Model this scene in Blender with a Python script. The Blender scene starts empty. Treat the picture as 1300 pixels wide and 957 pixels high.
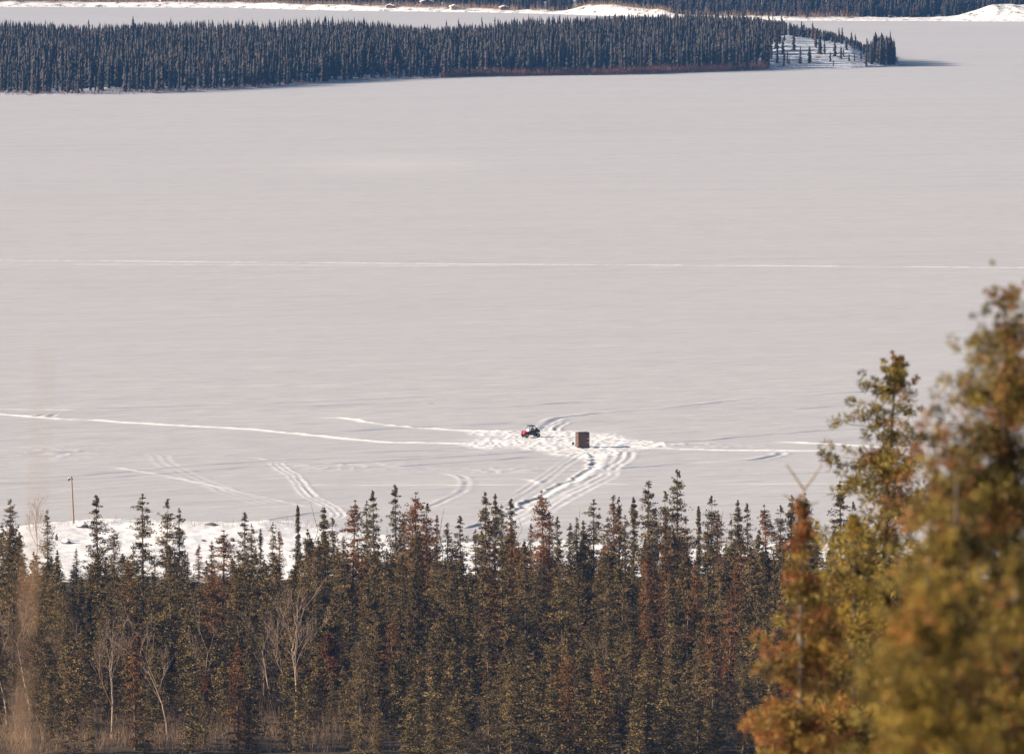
import bpy, math, random
import numpy as np
from mathutils import Vector, Matrix, Euler

# ------------------------------------------------------------ camera, sky, sun
SC = bpy.context.scene
COL = SC.collection
CAM_H = 94.0
PITCH = math.atan(723.5 / 9027.8)
cam_d = bpy.data.cameras.new("camera")
cam = bpy.data.objects.new("camera", cam_d)
COL.objects.link(cam)
cam.location = (0, 0, CAM_H)
cam.rotation_euler = (math.pi / 2 - PITCH, 0, 0)
cam_d.sensor_width = 36
cam_d.lens = 250
cam_d.clip_start = 0.5
cam_d.clip_end = 40000
cam_d.dof.use_dof = True
cam_d.dof.focus_distance = 850
cam_d.dof.aperture_fstop = 7.5
SC.camera = cam

SUN_EL = math.radians(20)
SUN_A = math.radians(11)          # how far the sun stands on the camera's side of due left
SUN_DIR = Vector((-math.cos(SUN_EL) * math.cos(SUN_A), -math.cos(SUN_EL) * math.sin(SUN_A), math.sin(SUN_EL)))
w = bpy.data.worlds.new("World")
SC.world = w
w.use_nodes = True
nt = w.node_tree
bg = nt.nodes["Background"]
sky = nt.nodes.new("ShaderNodeTexSky")
sky.sky_type = 'NISHITA'
sky.sun_disc = False
sky.sun_elevation = SUN_EL
sky.sun_rotation = math.atan2(SUN_DIR.x, SUN_DIR.y)
nt.links.new(sky.outputs[0], bg.inputs[0])
bg.inputs[1].default_value = 0.05
sl = bpy.data.lights.new("sun", 'SUN')
sl.energy = 5.0
sl.angle = math.radians(0.5)
sl.color = (1.0, 0.86, 0.72)
so = bpy.data.objects.new("sun", sl)
COL.objects.link(so)
so.rotation_euler = SUN_DIR.to_track_quat('Z', 'Y').to_euler()
SC.view_settings.view_transform = 'Standard'
SC.view_settings.look = 'None'
SC.view_settings.gamma = 1
SC.view_settings.use_curve_mapping = False
SC.view_settings.exposure = 0.96
SC.render.engine = 'CYCLES'

# ------------------------------------------------------------ helpers
F = 9027.8
cp, sp_ = math.cos(PITCH), math.sin(PITCH)


def ray(x, y):
    a, b = (x - 650), (y - 478.5)
    return np.array([a, F * cp - b * sp_, -F * sp_ - b * cp])


def at(x, y, D):
    r = ray(x, y)
    return r * (D / r[1]) + np.array([0, 0, CAM_H])


def on_ground(x, y, z=0.0):
    r = ray(x, y)
    return r * ((z - CAM_H) / r[2]) + np.array([0, 0, CAM_H])


def to_px(X, Y, Z):
    dz = Z - CAM_H
    f = Y * cp - dz * sp_
    return 650 + F * X / f, 478.5 - F * (Y * sp_ + dz * cp) / f


def sstep(a, b, x):
    t = np.clip((x - a) / (b - a), 0, 1)
    return t * t * (3 - 2 * t)


def vnoise(x, y, seed=0):
    r = np.random.RandomState(seed).rand(256, 256)
    xi = np.floor(x).astype(int); yi = np.floor(y).astype(int)
    fx = x - xi; fy = y - yi
    fx = fx * fx * (3 - 2 * fx); fy = fy * fy * (3 - 2 * fy)
    g = lambda i, j: r[i % 256, j % 256]
    return (g(xi, yi) * (1 - fx) * (1 - fy) + g(xi + 1, yi) * fx * (1 - fy) + g(xi, yi + 1) * (1 - fx) * fy + g(xi + 1, yi + 1) * fx * fy)


def fbm(x, y, seed=0, o=3):
    s = 0; a = 1; t = 0
    for k in range(o):
        s = s + a * vnoise(x * 2 ** k, y * 2 ** k, seed + k); t += a; a *= 0.5
    return s / t


def mesh_np(name, V, faces, mat=None, attrs=None, smooth=False, fattr=None):
    """faces: list of (n,k) int arrays"""
    me = bpy.data.meshes.new(name)
    V = np.asarray(V, dtype=np.float32)
    me.vertices.add(len(V))
    me.vertices.foreach_set('co', V.ravel())
    tot = np.concatenate([np.full(len(f), f.shape[1], dtype=np.int32) for f in faces])
    idx = np.concatenate([f.ravel() for f in faces]).astype(np.int32)
    start = np.concatenate([[0], np.cumsum(tot)[:-1]]).astype(np.int32)
    me.loops.add(len(idx))
    me.loops.foreach_set('vertex_index', idx)
    me.polygons.add(len(tot))
    me.polygons.foreach_set('loop_start', start)
    me.polygons.foreach_set('loop_total', tot)
    if smooth:
        me.polygons.foreach_set('use_smooth', np.ones(len(tot), dtype=bool))
    me.update(calc_edges=True)
    for k, a in (attrs or {}).items():
        at_ = me.attributes.new(k, 'FLOAT', 'POINT')
        at_.data.foreach_set('value', np.asarray(a, dtype=np.float32))
    for k, a in (fattr or {}).items():
        at_ = me.attributes.new(k, 'FLOAT', 'FACE')
        at_.data.foreach_set('value', np.asarray(a, dtype=np.float32))
    if mat:
        me.materials.append(mat)
    return me


def link(name, me, parent=None, loc=None, rot=None, scale=None):
    o = bpy.data.objects.new(name, me)
    COL.objects.link(o)
    if parent: o.parent = parent
    if loc is not None: o.location = [float(v) for v in loc]
    if rot is not None: o.rotation_euler = rot
    if scale is not None: o.scale = scale
    return o


def tag(o, label=None, cat=None, group=None, kind=None):
    if label: o['label'] = label
    if cat: o['category'] = cat
    if group: o['group'] = group
    if kind: o['kind'] = kind
    return o


def grid(xs, ys):
    nx, ny = len(xs), len(ys)
    i = np.arange(nx - 1)[None, :] + nx * np.arange(ny - 1)[:, None]
    return np.stack([i, i + 1, i + nx + 1, i + nx], -1).reshape(-1, 4)


class MB:
    def __init__(s): s.v = []; s.f = []

    def box(s, c, d, rot=None, taper=(1, 1), shear=(0, 0)):
        n = len(s.v); R = Euler(rot).to_matrix() if rot else Matrix.Identity(3)
        for z in (-1, 1):
            for y in (-1, 1):
                for x in (-1, 1):
                    k = taper if z > 0 else (1, 1)
                    p = Vector((x * d[0] / 2 * k[0] + (shear[0] if z > 0 else 0), y * d[1] / 2 * k[1] + (shear[1] if z > 0 else 0), z * d[2] / 2))
                    p = R @ p + Vector(c); s.v.append(tuple(p))
        for q in ((0, 2, 3, 1), (4, 5, 7, 6), (0, 1, 5, 4), (1, 3, 7, 5), (3, 2, 6, 7), (2, 0, 4, 6)):
            s.f.append([n + i for i in q])
        return s

    def tube(s, pts, rad, sides=8, cap=True):
        pts = [Vector(p) for p in pts]; n0 = len(s.v)
        if not hasattr(rad, '__len__'): rad = [rad] * len(pts)
        for i, p in enumerate(pts):
            d = (pts[min(i + 1, len(pts) - 1)] - pts[max(i - 1, 0)])
            if d.length < 1e-9: d = Vector((0, 0, 1))
            d.normalize()
            a = d.orthogonal().normalized() if abs(d.z) > .999 else d.cross(Vector((0, 0, 1))).normalized()
            b = d.cross(a)
            for k in range(sides):
                t = 2 * math.pi * k / sides
                s.v.append(tuple(p + (a * math.cos(t) + b * math.sin(t)) * rad[i]))
        for i in range(len(pts) - 1):
            for k in range(sides):
                a0 = n0 + i * sides + k; a1 = n0 + i * sides + (k + 1) % sides
                s.f.append([a0, a1, a1 + sides, a0 + sides])
        if cap:
            s.f.append([n0 + k for k in range(sides)][::-1]); m = n0 + (len(pts) - 1) * sides
            s.f.append([m + k for k in range(sides)])
        return s

    def prism(s, prof, y0, y1):
        """prof: list of (x,z), extruded in y"""
        n = len(s.v); k = len(prof)
        for y in (y0, y1):
            for x, z in prof: s.v.append((x, y, z))
        s.f.append([n + i for i in range(k)]); s.f.append([n + k + i for i in range(k)][::-1])
        for i in range(k):
            j = (i + 1) % k; s.f.append([n + i, n + k + i, n + k + j, n + j])
        return s

    def build(s, name, mat, parent=None, bevel=0, smooth=False, **kw):
        me = bpy.data.meshes.new(name); me.from_pydata([tuple(map(float, v)) for v in s.v], [], s.f)
        if smooth:
            for p in me.polygons: p.use_smooth = True
        me.materials.append(mat)
        o = link(name, me, parent, **kw)
        if bevel:
            m = o.modifiers.new('bevel', 'BEVEL'); m.width = bevel; m.segments = 2; m.limit_method = 'ANGLE'
        return o


# ------------------------------------------------------------ materials
def mat(name, col, rough=.8, metal=0, bump=None, var=.15, vs=8, spec=.2):
    m = bpy.data.materials.new(name); m.use_nodes = True
    N = m.node_tree; b = N.nodes['Principled BSDF']
    b.inputs['Roughness'].default_value = rough; b.inputs['Metallic'].default_value = metal
    b.inputs['Specular IOR Level'].default_value = spec
    tc = N.nodes.new('ShaderNodeTexCoord'); no = N.nodes.new('ShaderNodeTexNoise')
    no.inputs['Scale'].default_value = vs; no.inputs['Detail'].default_value = 4
    N.links.new(tc.outputs['Object'], no.inputs['Vector'])
    mx = N.nodes.new('ShaderNodeMix'); mx.data_type = 'RGBA'
    mx.inputs[6].default_value = (*[c * (1 - var) for c in col], 1); mx.inputs[7].default_value = (*[min(1, c * (1 + var)) for c in col], 1)
    N.links.new(no.outputs[0], mx.inputs[0]); N.links.new(mx.outputs[2], b.inputs['Base Color'])
    if bump:
        bp = N.nodes.new('ShaderNodeBump'); bp.inputs['Strength'].default_value = bump; bp.inputs['Distance'].default_value = .05
        N.links.new(no.outputs[0], bp.inputs['Height']); N.links.new(bp.outputs[0], b.inputs['Normal'])
    return m


def nn(N, t, **kw):
    n = N.nodes.new(t)
    for k, v in kw.items(): setattr(n, k, v)
    return n


def mth(N, op, a, b=None, clamp=False):
    n = nn(N, 'ShaderNodeMath', operation=op, use_clamp=clamp)
    for i, q in enumerate((a, b)):
        if q is None: continue
        if isinstance(q, (int, float)): n.inputs[i].default_value = q
        else: N.links.new(q, n.inputs[i])
    return n.outputs[0]


def mixc(N, fac, a, b, bt='MIX'):
    n = nn(N, 'ShaderNodeMix', data_type='RGBA', blend_type=bt)
    for i, q in ((0, fac), (6, a), (7, b)):
        if isinstance(q, (int, float)): n.inputs[i].default_value = q
        elif isinstance(q, tuple): n.inputs[i].default_value = (*q, 1)
        else: N.links.new(q, n.inputs[i])
    return n.outputs[2]


def stretched(N, rotz, sc, scale, detail=3, rough=.5):
    tc = nn(N, 'ShaderNodeTexCoord'); mp = nn(N, 'ShaderNodeMapping')
    mp.vector_type = 'TEXTURE'
    mp.inputs['Rotation'].default_value = (0, 0, rotz)
    mp.inputs['Scale'].default_value = sc
    N.links.new(tc.outputs['Object'], mp.inputs['Vector'])
    no = nn(N, 'ShaderNodeTexNoise'); no.inputs['Scale'].default_value = scale; no.inputs['Detail'].default_value = detail
    no.inputs['Roughness'].default_value = rough
    N.links.new(mp.outputs[0], no.inputs['Vector'])
    return no.outputs[0]


def lake_mat():
    m = bpy.data.materials.new('wind_packed_snow'); m.use_nodes = True
    N = m.node_tree; b = N.nodes['Principled BSDF']
    b.inputs['Roughness'].default_value = .75; b.inputs['Specular IOR Level'].default_value = .15
    at_ = nn(N, 'ShaderNodeAttribute', attribute_name='fresh')
    dk = nn(N, 'ShaderNodeAttribute', attribute_name='snow_shade')
    n1 = stretched(N, math.radians(28), (8, 2.2, 1), 1.0, 4, .7)       # wind ripples
    n2 = stretched(N, math.radians(14), (70, 12, 1), 1.0, 4, .6)        # drift patches
    n3 = stretched(N, math.radians(5), (260, 120, 1), 1.0, 3, .5)
    v = mth(N, 'ADD', mth(N, 'MULTIPLY', mth(N, 'SUBTRACT', n1, .5), 1.35), mth(N, 'MULTIPLY', mth(N, 'SUBTRACT', n2, .5), .5))
    v = mth(N, 'ADD', v, mth(N, 'MULTIPLY', mth(N, 'SUBTRACT', n3, .5), .18))
    v = mth(N, 'ADD', v, .5, True)
    base = mixc(N, v, (.44, .43, .435), (.66, .635, .62))
    # thin grey streaks painted in place of the shadows of snow drifts
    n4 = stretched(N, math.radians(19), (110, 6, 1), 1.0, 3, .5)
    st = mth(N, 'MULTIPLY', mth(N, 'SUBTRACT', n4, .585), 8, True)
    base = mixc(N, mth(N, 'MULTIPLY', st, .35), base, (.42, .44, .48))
    base = mixc(N, dk.outputs['Fac'], base, (.30, .34, .42))  # blue-grey shade of drift lines and ruts put into the snow colour
    base = mixc(N, at_.outputs['Fac'], base, (.93, .91, .88))
    N.links.new(base, b.inputs['Base Color'])
    bp = nn(N, 'ShaderNodeBump'); bp.inputs['Strength'].default_value = .5; bp.inputs['Distance'].default_value = .5
    N.links.new(mth(N, 'ADD', mth(N, 'MULTIPLY', n1, .45), mth(N, 'MULTIPLY', n2, .5)), bp.inputs['Height'])
    N.links.new(bp.outputs[0], b.inputs['Normal'])
    return m


def snow_mat(name, col=(.90, .89, .88), sc=.6, dist=.4, rock=0, shade_litter=False):
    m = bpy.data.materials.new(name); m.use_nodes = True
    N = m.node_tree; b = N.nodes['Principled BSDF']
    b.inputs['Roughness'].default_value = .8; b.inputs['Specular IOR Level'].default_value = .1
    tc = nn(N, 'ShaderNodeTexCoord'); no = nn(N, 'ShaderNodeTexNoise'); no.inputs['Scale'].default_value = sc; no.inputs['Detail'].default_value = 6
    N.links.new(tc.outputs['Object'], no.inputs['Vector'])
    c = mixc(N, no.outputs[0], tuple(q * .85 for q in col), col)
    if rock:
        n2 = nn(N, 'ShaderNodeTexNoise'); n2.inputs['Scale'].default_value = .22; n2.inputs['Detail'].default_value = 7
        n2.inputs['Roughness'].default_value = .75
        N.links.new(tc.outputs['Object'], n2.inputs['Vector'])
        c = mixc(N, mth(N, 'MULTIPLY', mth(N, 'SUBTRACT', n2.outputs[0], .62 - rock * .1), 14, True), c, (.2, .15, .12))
    if shade_litter:      # needle-brown tone added below the trees to deepen shade and cut snow bounce, with snow left in patches
        li = nn(N, 'ShaderNodeAttribute', attribute_name='shade_litter')
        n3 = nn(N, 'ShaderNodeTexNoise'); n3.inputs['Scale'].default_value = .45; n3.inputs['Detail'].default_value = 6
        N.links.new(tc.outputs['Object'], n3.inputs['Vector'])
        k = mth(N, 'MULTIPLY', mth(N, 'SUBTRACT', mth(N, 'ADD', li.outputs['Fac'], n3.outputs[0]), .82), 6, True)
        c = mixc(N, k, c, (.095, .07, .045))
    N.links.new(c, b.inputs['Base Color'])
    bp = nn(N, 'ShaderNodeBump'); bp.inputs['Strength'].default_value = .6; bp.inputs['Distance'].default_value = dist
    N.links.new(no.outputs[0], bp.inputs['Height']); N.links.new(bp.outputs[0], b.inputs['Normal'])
    return m


def foliage_mat(name, usecolor=True, lo=(.014, .0115, .006), hi=(.29, .20, .066), rust=(.18, .105, .045)):
    m = bpy.data.materials.new(name); m.use_nodes = True
    N = m.node_tree; b = N.nodes['Principled BSDF']
    b.inputs['Roughness'].default_value = .65; b.inputs['Specular IOR Level'].default_value = .25
    a = nn(N, 'ShaderNodeAttribute', attribute_name='tint')
    r = nn(N, 'ShaderNodeAttribute', attribute_name='rust')
    c = mixc(N, a.outputs['Fac'], lo, hi)
    c = mixc(N, r.outputs['Fac'], c, rust)
    if usecolor:
        oi = nn(N, 'ShaderNodeObjectInfo')
        c = mixc(N, 1.0, c, oi.outputs['Color'], 'MULTIPLY')
    N.links.new(c, b.inputs['Base Color'])
    tr = nn(N, 'ShaderNodeBsdfTranslucent'); N.links.new(c, tr.inputs[0])
    ms = nn(N, 'ShaderNodeMixShader'); ms.inputs[0].default_value = .05
    N.links.new(b.outputs[0], ms.inputs[1]); N.links.new(tr.outputs[0], ms.inputs[2])
    N.links.new(ms.outputs[0], N.nodes['Material Output'].inputs[0])
    return m


M = {}
M['lake'] = lake_mat()
M['ground'] = snow_mat('forest_floor_and_snow', (.94, .92, .90), .6, .25, shade_litter=True)
M['snow'] = snow_mat('shore_snow', (.94, .92, .90), .6, .25)
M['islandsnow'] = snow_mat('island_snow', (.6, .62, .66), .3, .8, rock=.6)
M['outcrop'] = snow_mat('snowy_rock', (.92, .9, .87), .35, .8, rock=.9)
M['foliage'] = foliage_mat('spruce_needles')
M['nearfoliage'] = foliage_mat('spruce_needles_close', True, (.012, .010, .004), (.36, .25, .055), (.27, .10, .04))
M['farfoliage'] = foliage_mat('distant_spruce_needles', False, (.02, .02, .018), (.05, .038, .03), (.075, .048, .038))
M['bark'] = mat('spruce_bark', (.13, .10, .08), .9, bump=.5, vs=14)
M['greywood'] = mat('weathered_dead_wood', (.30, .26, .22), .9, bump=.4, vs=14)
M['birch'] = mat('pale_birch_bark', (.40, .31, .22), .8, var=.35, vs=6)
M['twig'] = mat('bare_twigs', (.24, .17, .125), .85, var=.3, vs=6)
M['drygrass'] = mat('dry_stems', (.34, .22, .13), .85, var=.4, vs=2)
M['underbrush'] = mat('brown_underbrush', (.13, .095, .06), .85, var=.4, vs=2)
M['willow'] = mat('red_willow_twigs', (.22, .11, .085), .85, var=.35, vs=.4)
M['pole'] = mat('weathered_pole_wood', (.30, .19, .12), .85, var=.25, vs=5)
M['darkmetal'] = mat('dark_metal', (.04, .04, .045), .5, .6)
M['black'] = mat('black_plastic', (.018, .018, .02), .45, spec=.5)
M['rubber'] = mat('tyre_rubber', (.015, .015, .015), .9)
M['red'] = mat('red_paint', (.50, .012, .03), .3, spec=.5, var=.06)
M['seat'] = mat('dark_seat', (.05, .045, .05), .8)
M['rim'] = mat('grey_rim', (.25, .25, .26), .4, .8)
M['lamp'] = mat('headlight_lens', (.7, .7, .72), .15, spec=.6, var=.03)
M['cargo'] = mat('green_grey_tarp', (.06, .085, .065), .8)
M['ply'] = mat('stained_plywood', (.13, .085, .065), .8, var=.25, vs=3)
M['plyfront'] = mat('dark_stained_plywood', (.13, .08, .07), .8, var=.25, vs=3)
M['trim'] = mat('lumber_trim', (.15, .07, .04), .8, var=.2, vs=5)
M['white'] = mat('white_plate', (.75, .74, .72), .5, var=.03)
M['cabin'] = mat('cabin_timber', (.16, .10, .07), .8, var=.2, vs=1)
M['cabinpale'] = mat('pale_cabin_siding', (.55, .40, .33), .8, var=.1, vs=1)
M['glass'] = mat('dark_glass', (.03, .035, .04), .1, spec=.6)
M['rock'] = mat('dark_rock', (.16, .13, .12), .9, bump=.8, vs=2)

# ------------------------------------------------------------ frozen lake: one sheet, fine where tracks run
xs = np.concatenate([-np.geomspace(12000, 112, 34)[:-1], np.arange(-112, 112.01, .26), np.geomspace(112, 12000, 34)[1:]])
ys = np.concatenate([[-6000, -2000, 0, 400, 700, 800], np.arange(840, 1215, .34), np.arange(1216, 1440, 4.0), np.arange(1440, 1490, .4), np.geomspace(1492, 14000, 60)])
GX, GY = np.meshgrid(xs, ys)
PX, PY = to_px(GX, np.maximum(GY, 50), 0 * GX)
Z = np.zeros_like(GX); FR = np.zeros_like(GX); GL = np.zeros_like(GX)
rs = np.random.RandomState(5)


def smooth_line(pts, step=1.2):
    P = np.array([on_ground(x, y)[:2] for x, y in pts])
    Q = np.vstack([2 * P[0] - P[1], P, 2 * P[-1] - P[-2]])
    out = []
    for i in range(1, len(Q) - 2):
        n = max(2, int(np.linalg.norm(Q[i + 1] - Q[i]) / step))
        t = np.linspace(0, 1, n, endpoint=False)[:, None]
        p0, p1, p2, p3 = Q[i - 1], Q[i], Q[i + 1], Q[i + 2]
        out.append(.5 * ((2 * p1) + (-p0 + p2) * t + (2 * p0 - 5 * p1 + 4 * p2 - p3) * t ** 2 + (-p0 + 3 * p1 - 3 * p2 + p3) * t ** 3))
    out.append(P[-1:])
    return np.vstack(out)


def stamp(pts, R, fn):
    """fn(d, s, x, y) -> (dz, fresh, glaze); d signed lateral distance (+ = left of travel)"""
    L = smooth_line(pts); acc = 0
    best = {}
    i0 = np.searchsorted(xs, L[:, 0].min() - R); i1 = np.searchsorted(xs, L[:, 0].max() + R)
    j0 = np.searchsorted(ys, L[:, 1].min() - R); j1 = np.searchsorted(ys, L[:, 1].max() + R)
    D = np.full((j1 - j0, i1 - i0), 1e9); S = np.zeros_like(D)
    for a, b in zip(L[:-1], L[1:]):
        l = np.linalg.norm(b - a)
        if l < 1e-6: continue
        a0 = np.searchsorted(xs, min(a[0], b[0]) - R); a1 = np.searchsorted(xs, max(a[0], b[0]) + R)
        b0 = np.searchsorted(ys, min(a[1], b[1]) - R); b1 = np.searchsorted(ys, max(a[1], b[1]) + R)
        gx = GX[b0:b1, a0:a1]; gy = GY[b0:b1, a0:a1]
        if gx.size == 0: acc += l; continue
        t = np.clip(((gx - a[0]) * (b[0] - a[0]) + (gy - a[1]) * (b[1] - a[1])) / l ** 2, 0, 1)
        dx = gx - (a[0] + t * (b[0] - a[0])); dy = gy - (a[1] + t * (b[1] - a[1]))
        d = np.hypot(dx, dy) * np.sign((b[0] - a[0]) * dy - (b[1] - a[1]) * dx + 1e-9)
        sub = (slice(b0 - j0, b1 - j0), slice(a0 - i0, a1 - i0))
        up = np.abs(d) < np.abs(D[sub])
        D[sub] = np.where(up, d, D[sub]); S[sub] = np.where(up, acc + t * l, S[sub])
        acc += l
    sl_ = (slice(j0, j1), slice(i0, i1))
    ok = np.abs(D) < R
    end = sstep(0, 4, S) * sstep(0, 4, acc - S)
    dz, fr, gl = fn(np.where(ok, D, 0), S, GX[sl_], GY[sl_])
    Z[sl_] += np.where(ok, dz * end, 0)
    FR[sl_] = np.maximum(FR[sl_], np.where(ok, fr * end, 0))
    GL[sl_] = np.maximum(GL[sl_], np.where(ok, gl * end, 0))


def ridge(H=.25, W=.6, f=1, br=.5, seed=1):
    H = H * .5

    def fn(d, s, x, y):
        n = fbm(x * .9, y * .5, seed); k = sstep(br - .28, br + .1, vnoise(s * .12, s * 0, seed + 3) * .6 + n * .4)
        g = np.exp(-(d / W) ** 2)
        return H * g * (.4 + n) * (.35 + .65 * k) + .12 * H * g * (vnoise(x * 3, y * 3, seed) - .5), f * g * (.3 + .7 * k), 0 * d
    return fn


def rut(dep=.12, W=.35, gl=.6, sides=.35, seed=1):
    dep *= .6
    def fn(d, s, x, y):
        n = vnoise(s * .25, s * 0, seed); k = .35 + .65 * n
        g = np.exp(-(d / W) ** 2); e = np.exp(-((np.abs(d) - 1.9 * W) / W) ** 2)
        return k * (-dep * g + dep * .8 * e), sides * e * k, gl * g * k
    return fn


def twin(dep=.15, gap=.62, W=.3, f=.8, gl=.35, seed=1):
    dep *= .42
    def fn(d, s, x, y):
        n = (.35 + .65 * vnoise(s * .3, s * 0, seed)) * (.6 + .8 * vnoise(x * 1.6, y * 1.1, seed)); a = np.abs(d + (vnoise(s * .15, s * 0 + 9, seed) - .5) * .5)
        g = np.exp(-((a - gap) / W) ** 2); e = np.exp(-(a / (gap * .5)) ** 2) + np.exp(-((a - gap * 2) / W) ** 2)
        return n * (-dep * .5 * g + dep * 1.2 * e), f * n * np.minimum(1, e + .3 * g), gl * g * n
    return fn


def step(H=.4, W=2.2, f=.7, seed=1):
    """drift piled on the left of the line that breaks off steeply on the right"""
    def fn(d, s, x, y):
        wob = (vnoise(s * .5, s * 0, seed) - .5) * .9 + (vnoise(s * .16, s * 0 + 5, seed) - .5) * 1.5; q = d + wob
        n = .6 + .6 * vnoise(s * .3, s * 0 + 3, seed)
        h = sstep(-.1, .3, q) * (1 - sstep(.3, W, q))
        return H * n * h - .12 * n * np.exp(-((q + .5) / .5) ** 2), f * h, 0 * d
    return fn


stamp([(-60, 523), (0, 526), (60, 531), (120, 534), (200, 539), (300, 544), (380, 551), (440, 557), (500, 562), (560, 563), (630, 565)], 3, ridge(.34, .8, 1, .35, 2))
stamp([(398, 530), (440, 531), (480, 538), (540, 544), (600, 547), (662, 549)], 3, ridge(.32, .75, 1, .35, 3))
stamp([(-40, 519), (30, 520), (108, 521)], 3, ridge(.2, .6, .8, .4, 4))
stamp([(470, 545), (500, 545)], 3, ridge(.2, .7, .8, .3, 5))
stamp([(-80, 330), (300, 333), (650, 336), (1000, 338), (1400, 341)], 4, ridge(.28, .8, .7, .4, 6))
stamp([(-80, 336), (200, 336), (420, 337), (650, 338)], 4, ridge(.22, .6, .55, .4, 7))
stamp([(688, 548), (694, 540), (704, 533), (722, 529), (780, 523), (860, 517), (950, 507), (1060, 500), (1150, 494), (1240, 487)], 3, rut(.2, .6, .9, .3, 8))
stamp([(700, 548), (706, 540), (716, 535)], 3, twin(.3, .6, .3, .9, .6, 9))
stamp([(735, 547), (768, 547)], 3, ridge(.3, .8, 1, .2, 10))
stamp([(748, 554), (782, 554)], 3, ridge(.3, .8, 1, .2, 11))
stamp([(752, 566), (800, 567), (850, 570), (900, 571), (960, 572), (1000, 572), (1070, 573)], 3, ridge(.3, .8, 1, .5, 12))
stamp([(800, 561), (840, 565), (880, 563), (930, 563)], 3, ridge(.25, .7, .9, .5, 13))
stamp([(975, 562), (1010, 562), (1060, 564), (1120, 568), (1200, 568)], 3, ridge(.32, .8, 1, .35, 14))
stamp([(870, 588), (940, 585), (975, 581), (990, 577), (991, 573)], 3, rut(.25, .5, .8, .5, 15))
stamp([(752, 575), (751, 587), (745, 597), (730, 604), (718, 611), (700, 620), (685, 629), (665, 640), (652, 648), (625, 660), (590, 672)][::-1], 4, step(.15, .9, .45, 16))
for k, (o, s_) in enumerate(((0, 17), (13, 18), (24, 19))):
    j = lambda a: a + (rs.rand() - .5) * 11
    stamp([(788 + o * .4, 572), (j(783) + o * .5, 582), (j(770) + o * .5, 594), (j(752) + o * .6, 606), (j(722) + o, 620), (j(692) + o, 636), (j(664) + o, 652), (630 + o, 670)], 3.5, twin(.075, .62, .33, .62, .12, s_))
stamp([(770, 578), (760, 592), (742, 606), (712, 620), (684, 636)], 3, ridge(.3, .8, .9, .4, 20))
stamp([(745, 575), (728, 585), (712, 595), (692, 612), (660, 632), (630, 650)], 3, rut(.08, .35, .35, .3, 21))
stamp([(735, 575), (712, 590), (690, 606), (655, 628)], 3, rut(.07, .3, .3, .3, 22))
stamp([(655, 607), (680, 611), (688, 617)], 3, ridge(.2, .6, .8, .3, 23))
stamp([(300, 580), (330, 582), (352, 585)], 3, ridge(.16, .5, .7, .5, 24))
stamp([(350, 586), (354, 591), (366, 599), (376, 606), (384, 619), (396, 631), (411, 639), (424, 645), (431, 652), (426, 658), (414, 660)], 3.5, twin(.13, .45, .22, .75, .6, 25))
stamp([(378, 606), (388, 618), (402, 632)], 3, rut(.1, .3, .5, .3, 26))
stamp([(352, 585), (372, 582), (420, 580), (500, 577)], 3, rut(.14, .4, .5, .3, 27))
stamp([(200, 575), (212, 588), (232, 600), (270, 616), (320, 634), (370, 648)], 3, twin(.05, .7, .35, .22, .12, 28))
stamp([(140, 592), (200, 602), (260, 614), (330, 630), (400, 645)], 3, ridge(.12, .6, .55, .5, 29))
stamp([(272, 581), (292, 579), (310, 578)], 3, twin(.4, .5, .35, .6, 1.6, 30))
stamp([(42, 530), (52, 527), (62, 524)], 3, rut(.14, .4, .6, .3, 31))
stamp([(60, 530), (68, 527), (78, 524)], 3, rut(.14, .4, .6, .3, 32))
stamp([(380, 616), (700, 615), (1000, 614), (1240, 614)], 3, ridge(.09, .5, .7, .5, 33))
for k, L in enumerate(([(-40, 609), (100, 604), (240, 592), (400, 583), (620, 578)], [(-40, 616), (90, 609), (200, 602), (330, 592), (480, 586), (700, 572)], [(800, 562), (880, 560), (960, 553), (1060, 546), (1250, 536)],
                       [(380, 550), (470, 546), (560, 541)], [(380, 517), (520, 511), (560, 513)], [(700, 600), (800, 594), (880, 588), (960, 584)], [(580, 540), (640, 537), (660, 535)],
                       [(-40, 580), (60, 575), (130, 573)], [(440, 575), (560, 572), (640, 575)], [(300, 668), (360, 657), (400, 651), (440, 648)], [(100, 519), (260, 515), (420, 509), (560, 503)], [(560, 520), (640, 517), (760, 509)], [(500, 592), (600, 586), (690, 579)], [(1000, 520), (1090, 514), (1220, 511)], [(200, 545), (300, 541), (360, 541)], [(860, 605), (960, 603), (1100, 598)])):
    stamp(L, 3, rut(.14, .42, 1.5, .05, 40 + k))  # drift shadow lines, darkened in colour along shallow ruts
stamp([(562, 600), (582, 603), (592, 611), (586, 624), (560, 637), (540, 645)], 3, rut(.10, .4, .45, .3, 34))
stamp([(550, 600), (572, 602), (598, 612)], 3, ridge(.08, .5, .4, .4, 35))


def blob(cx, cy, rx, ry):
    return np.exp(-((PX - cx) / rx) ** 2 - ((PY - cy) / ry) ** 2)


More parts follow.
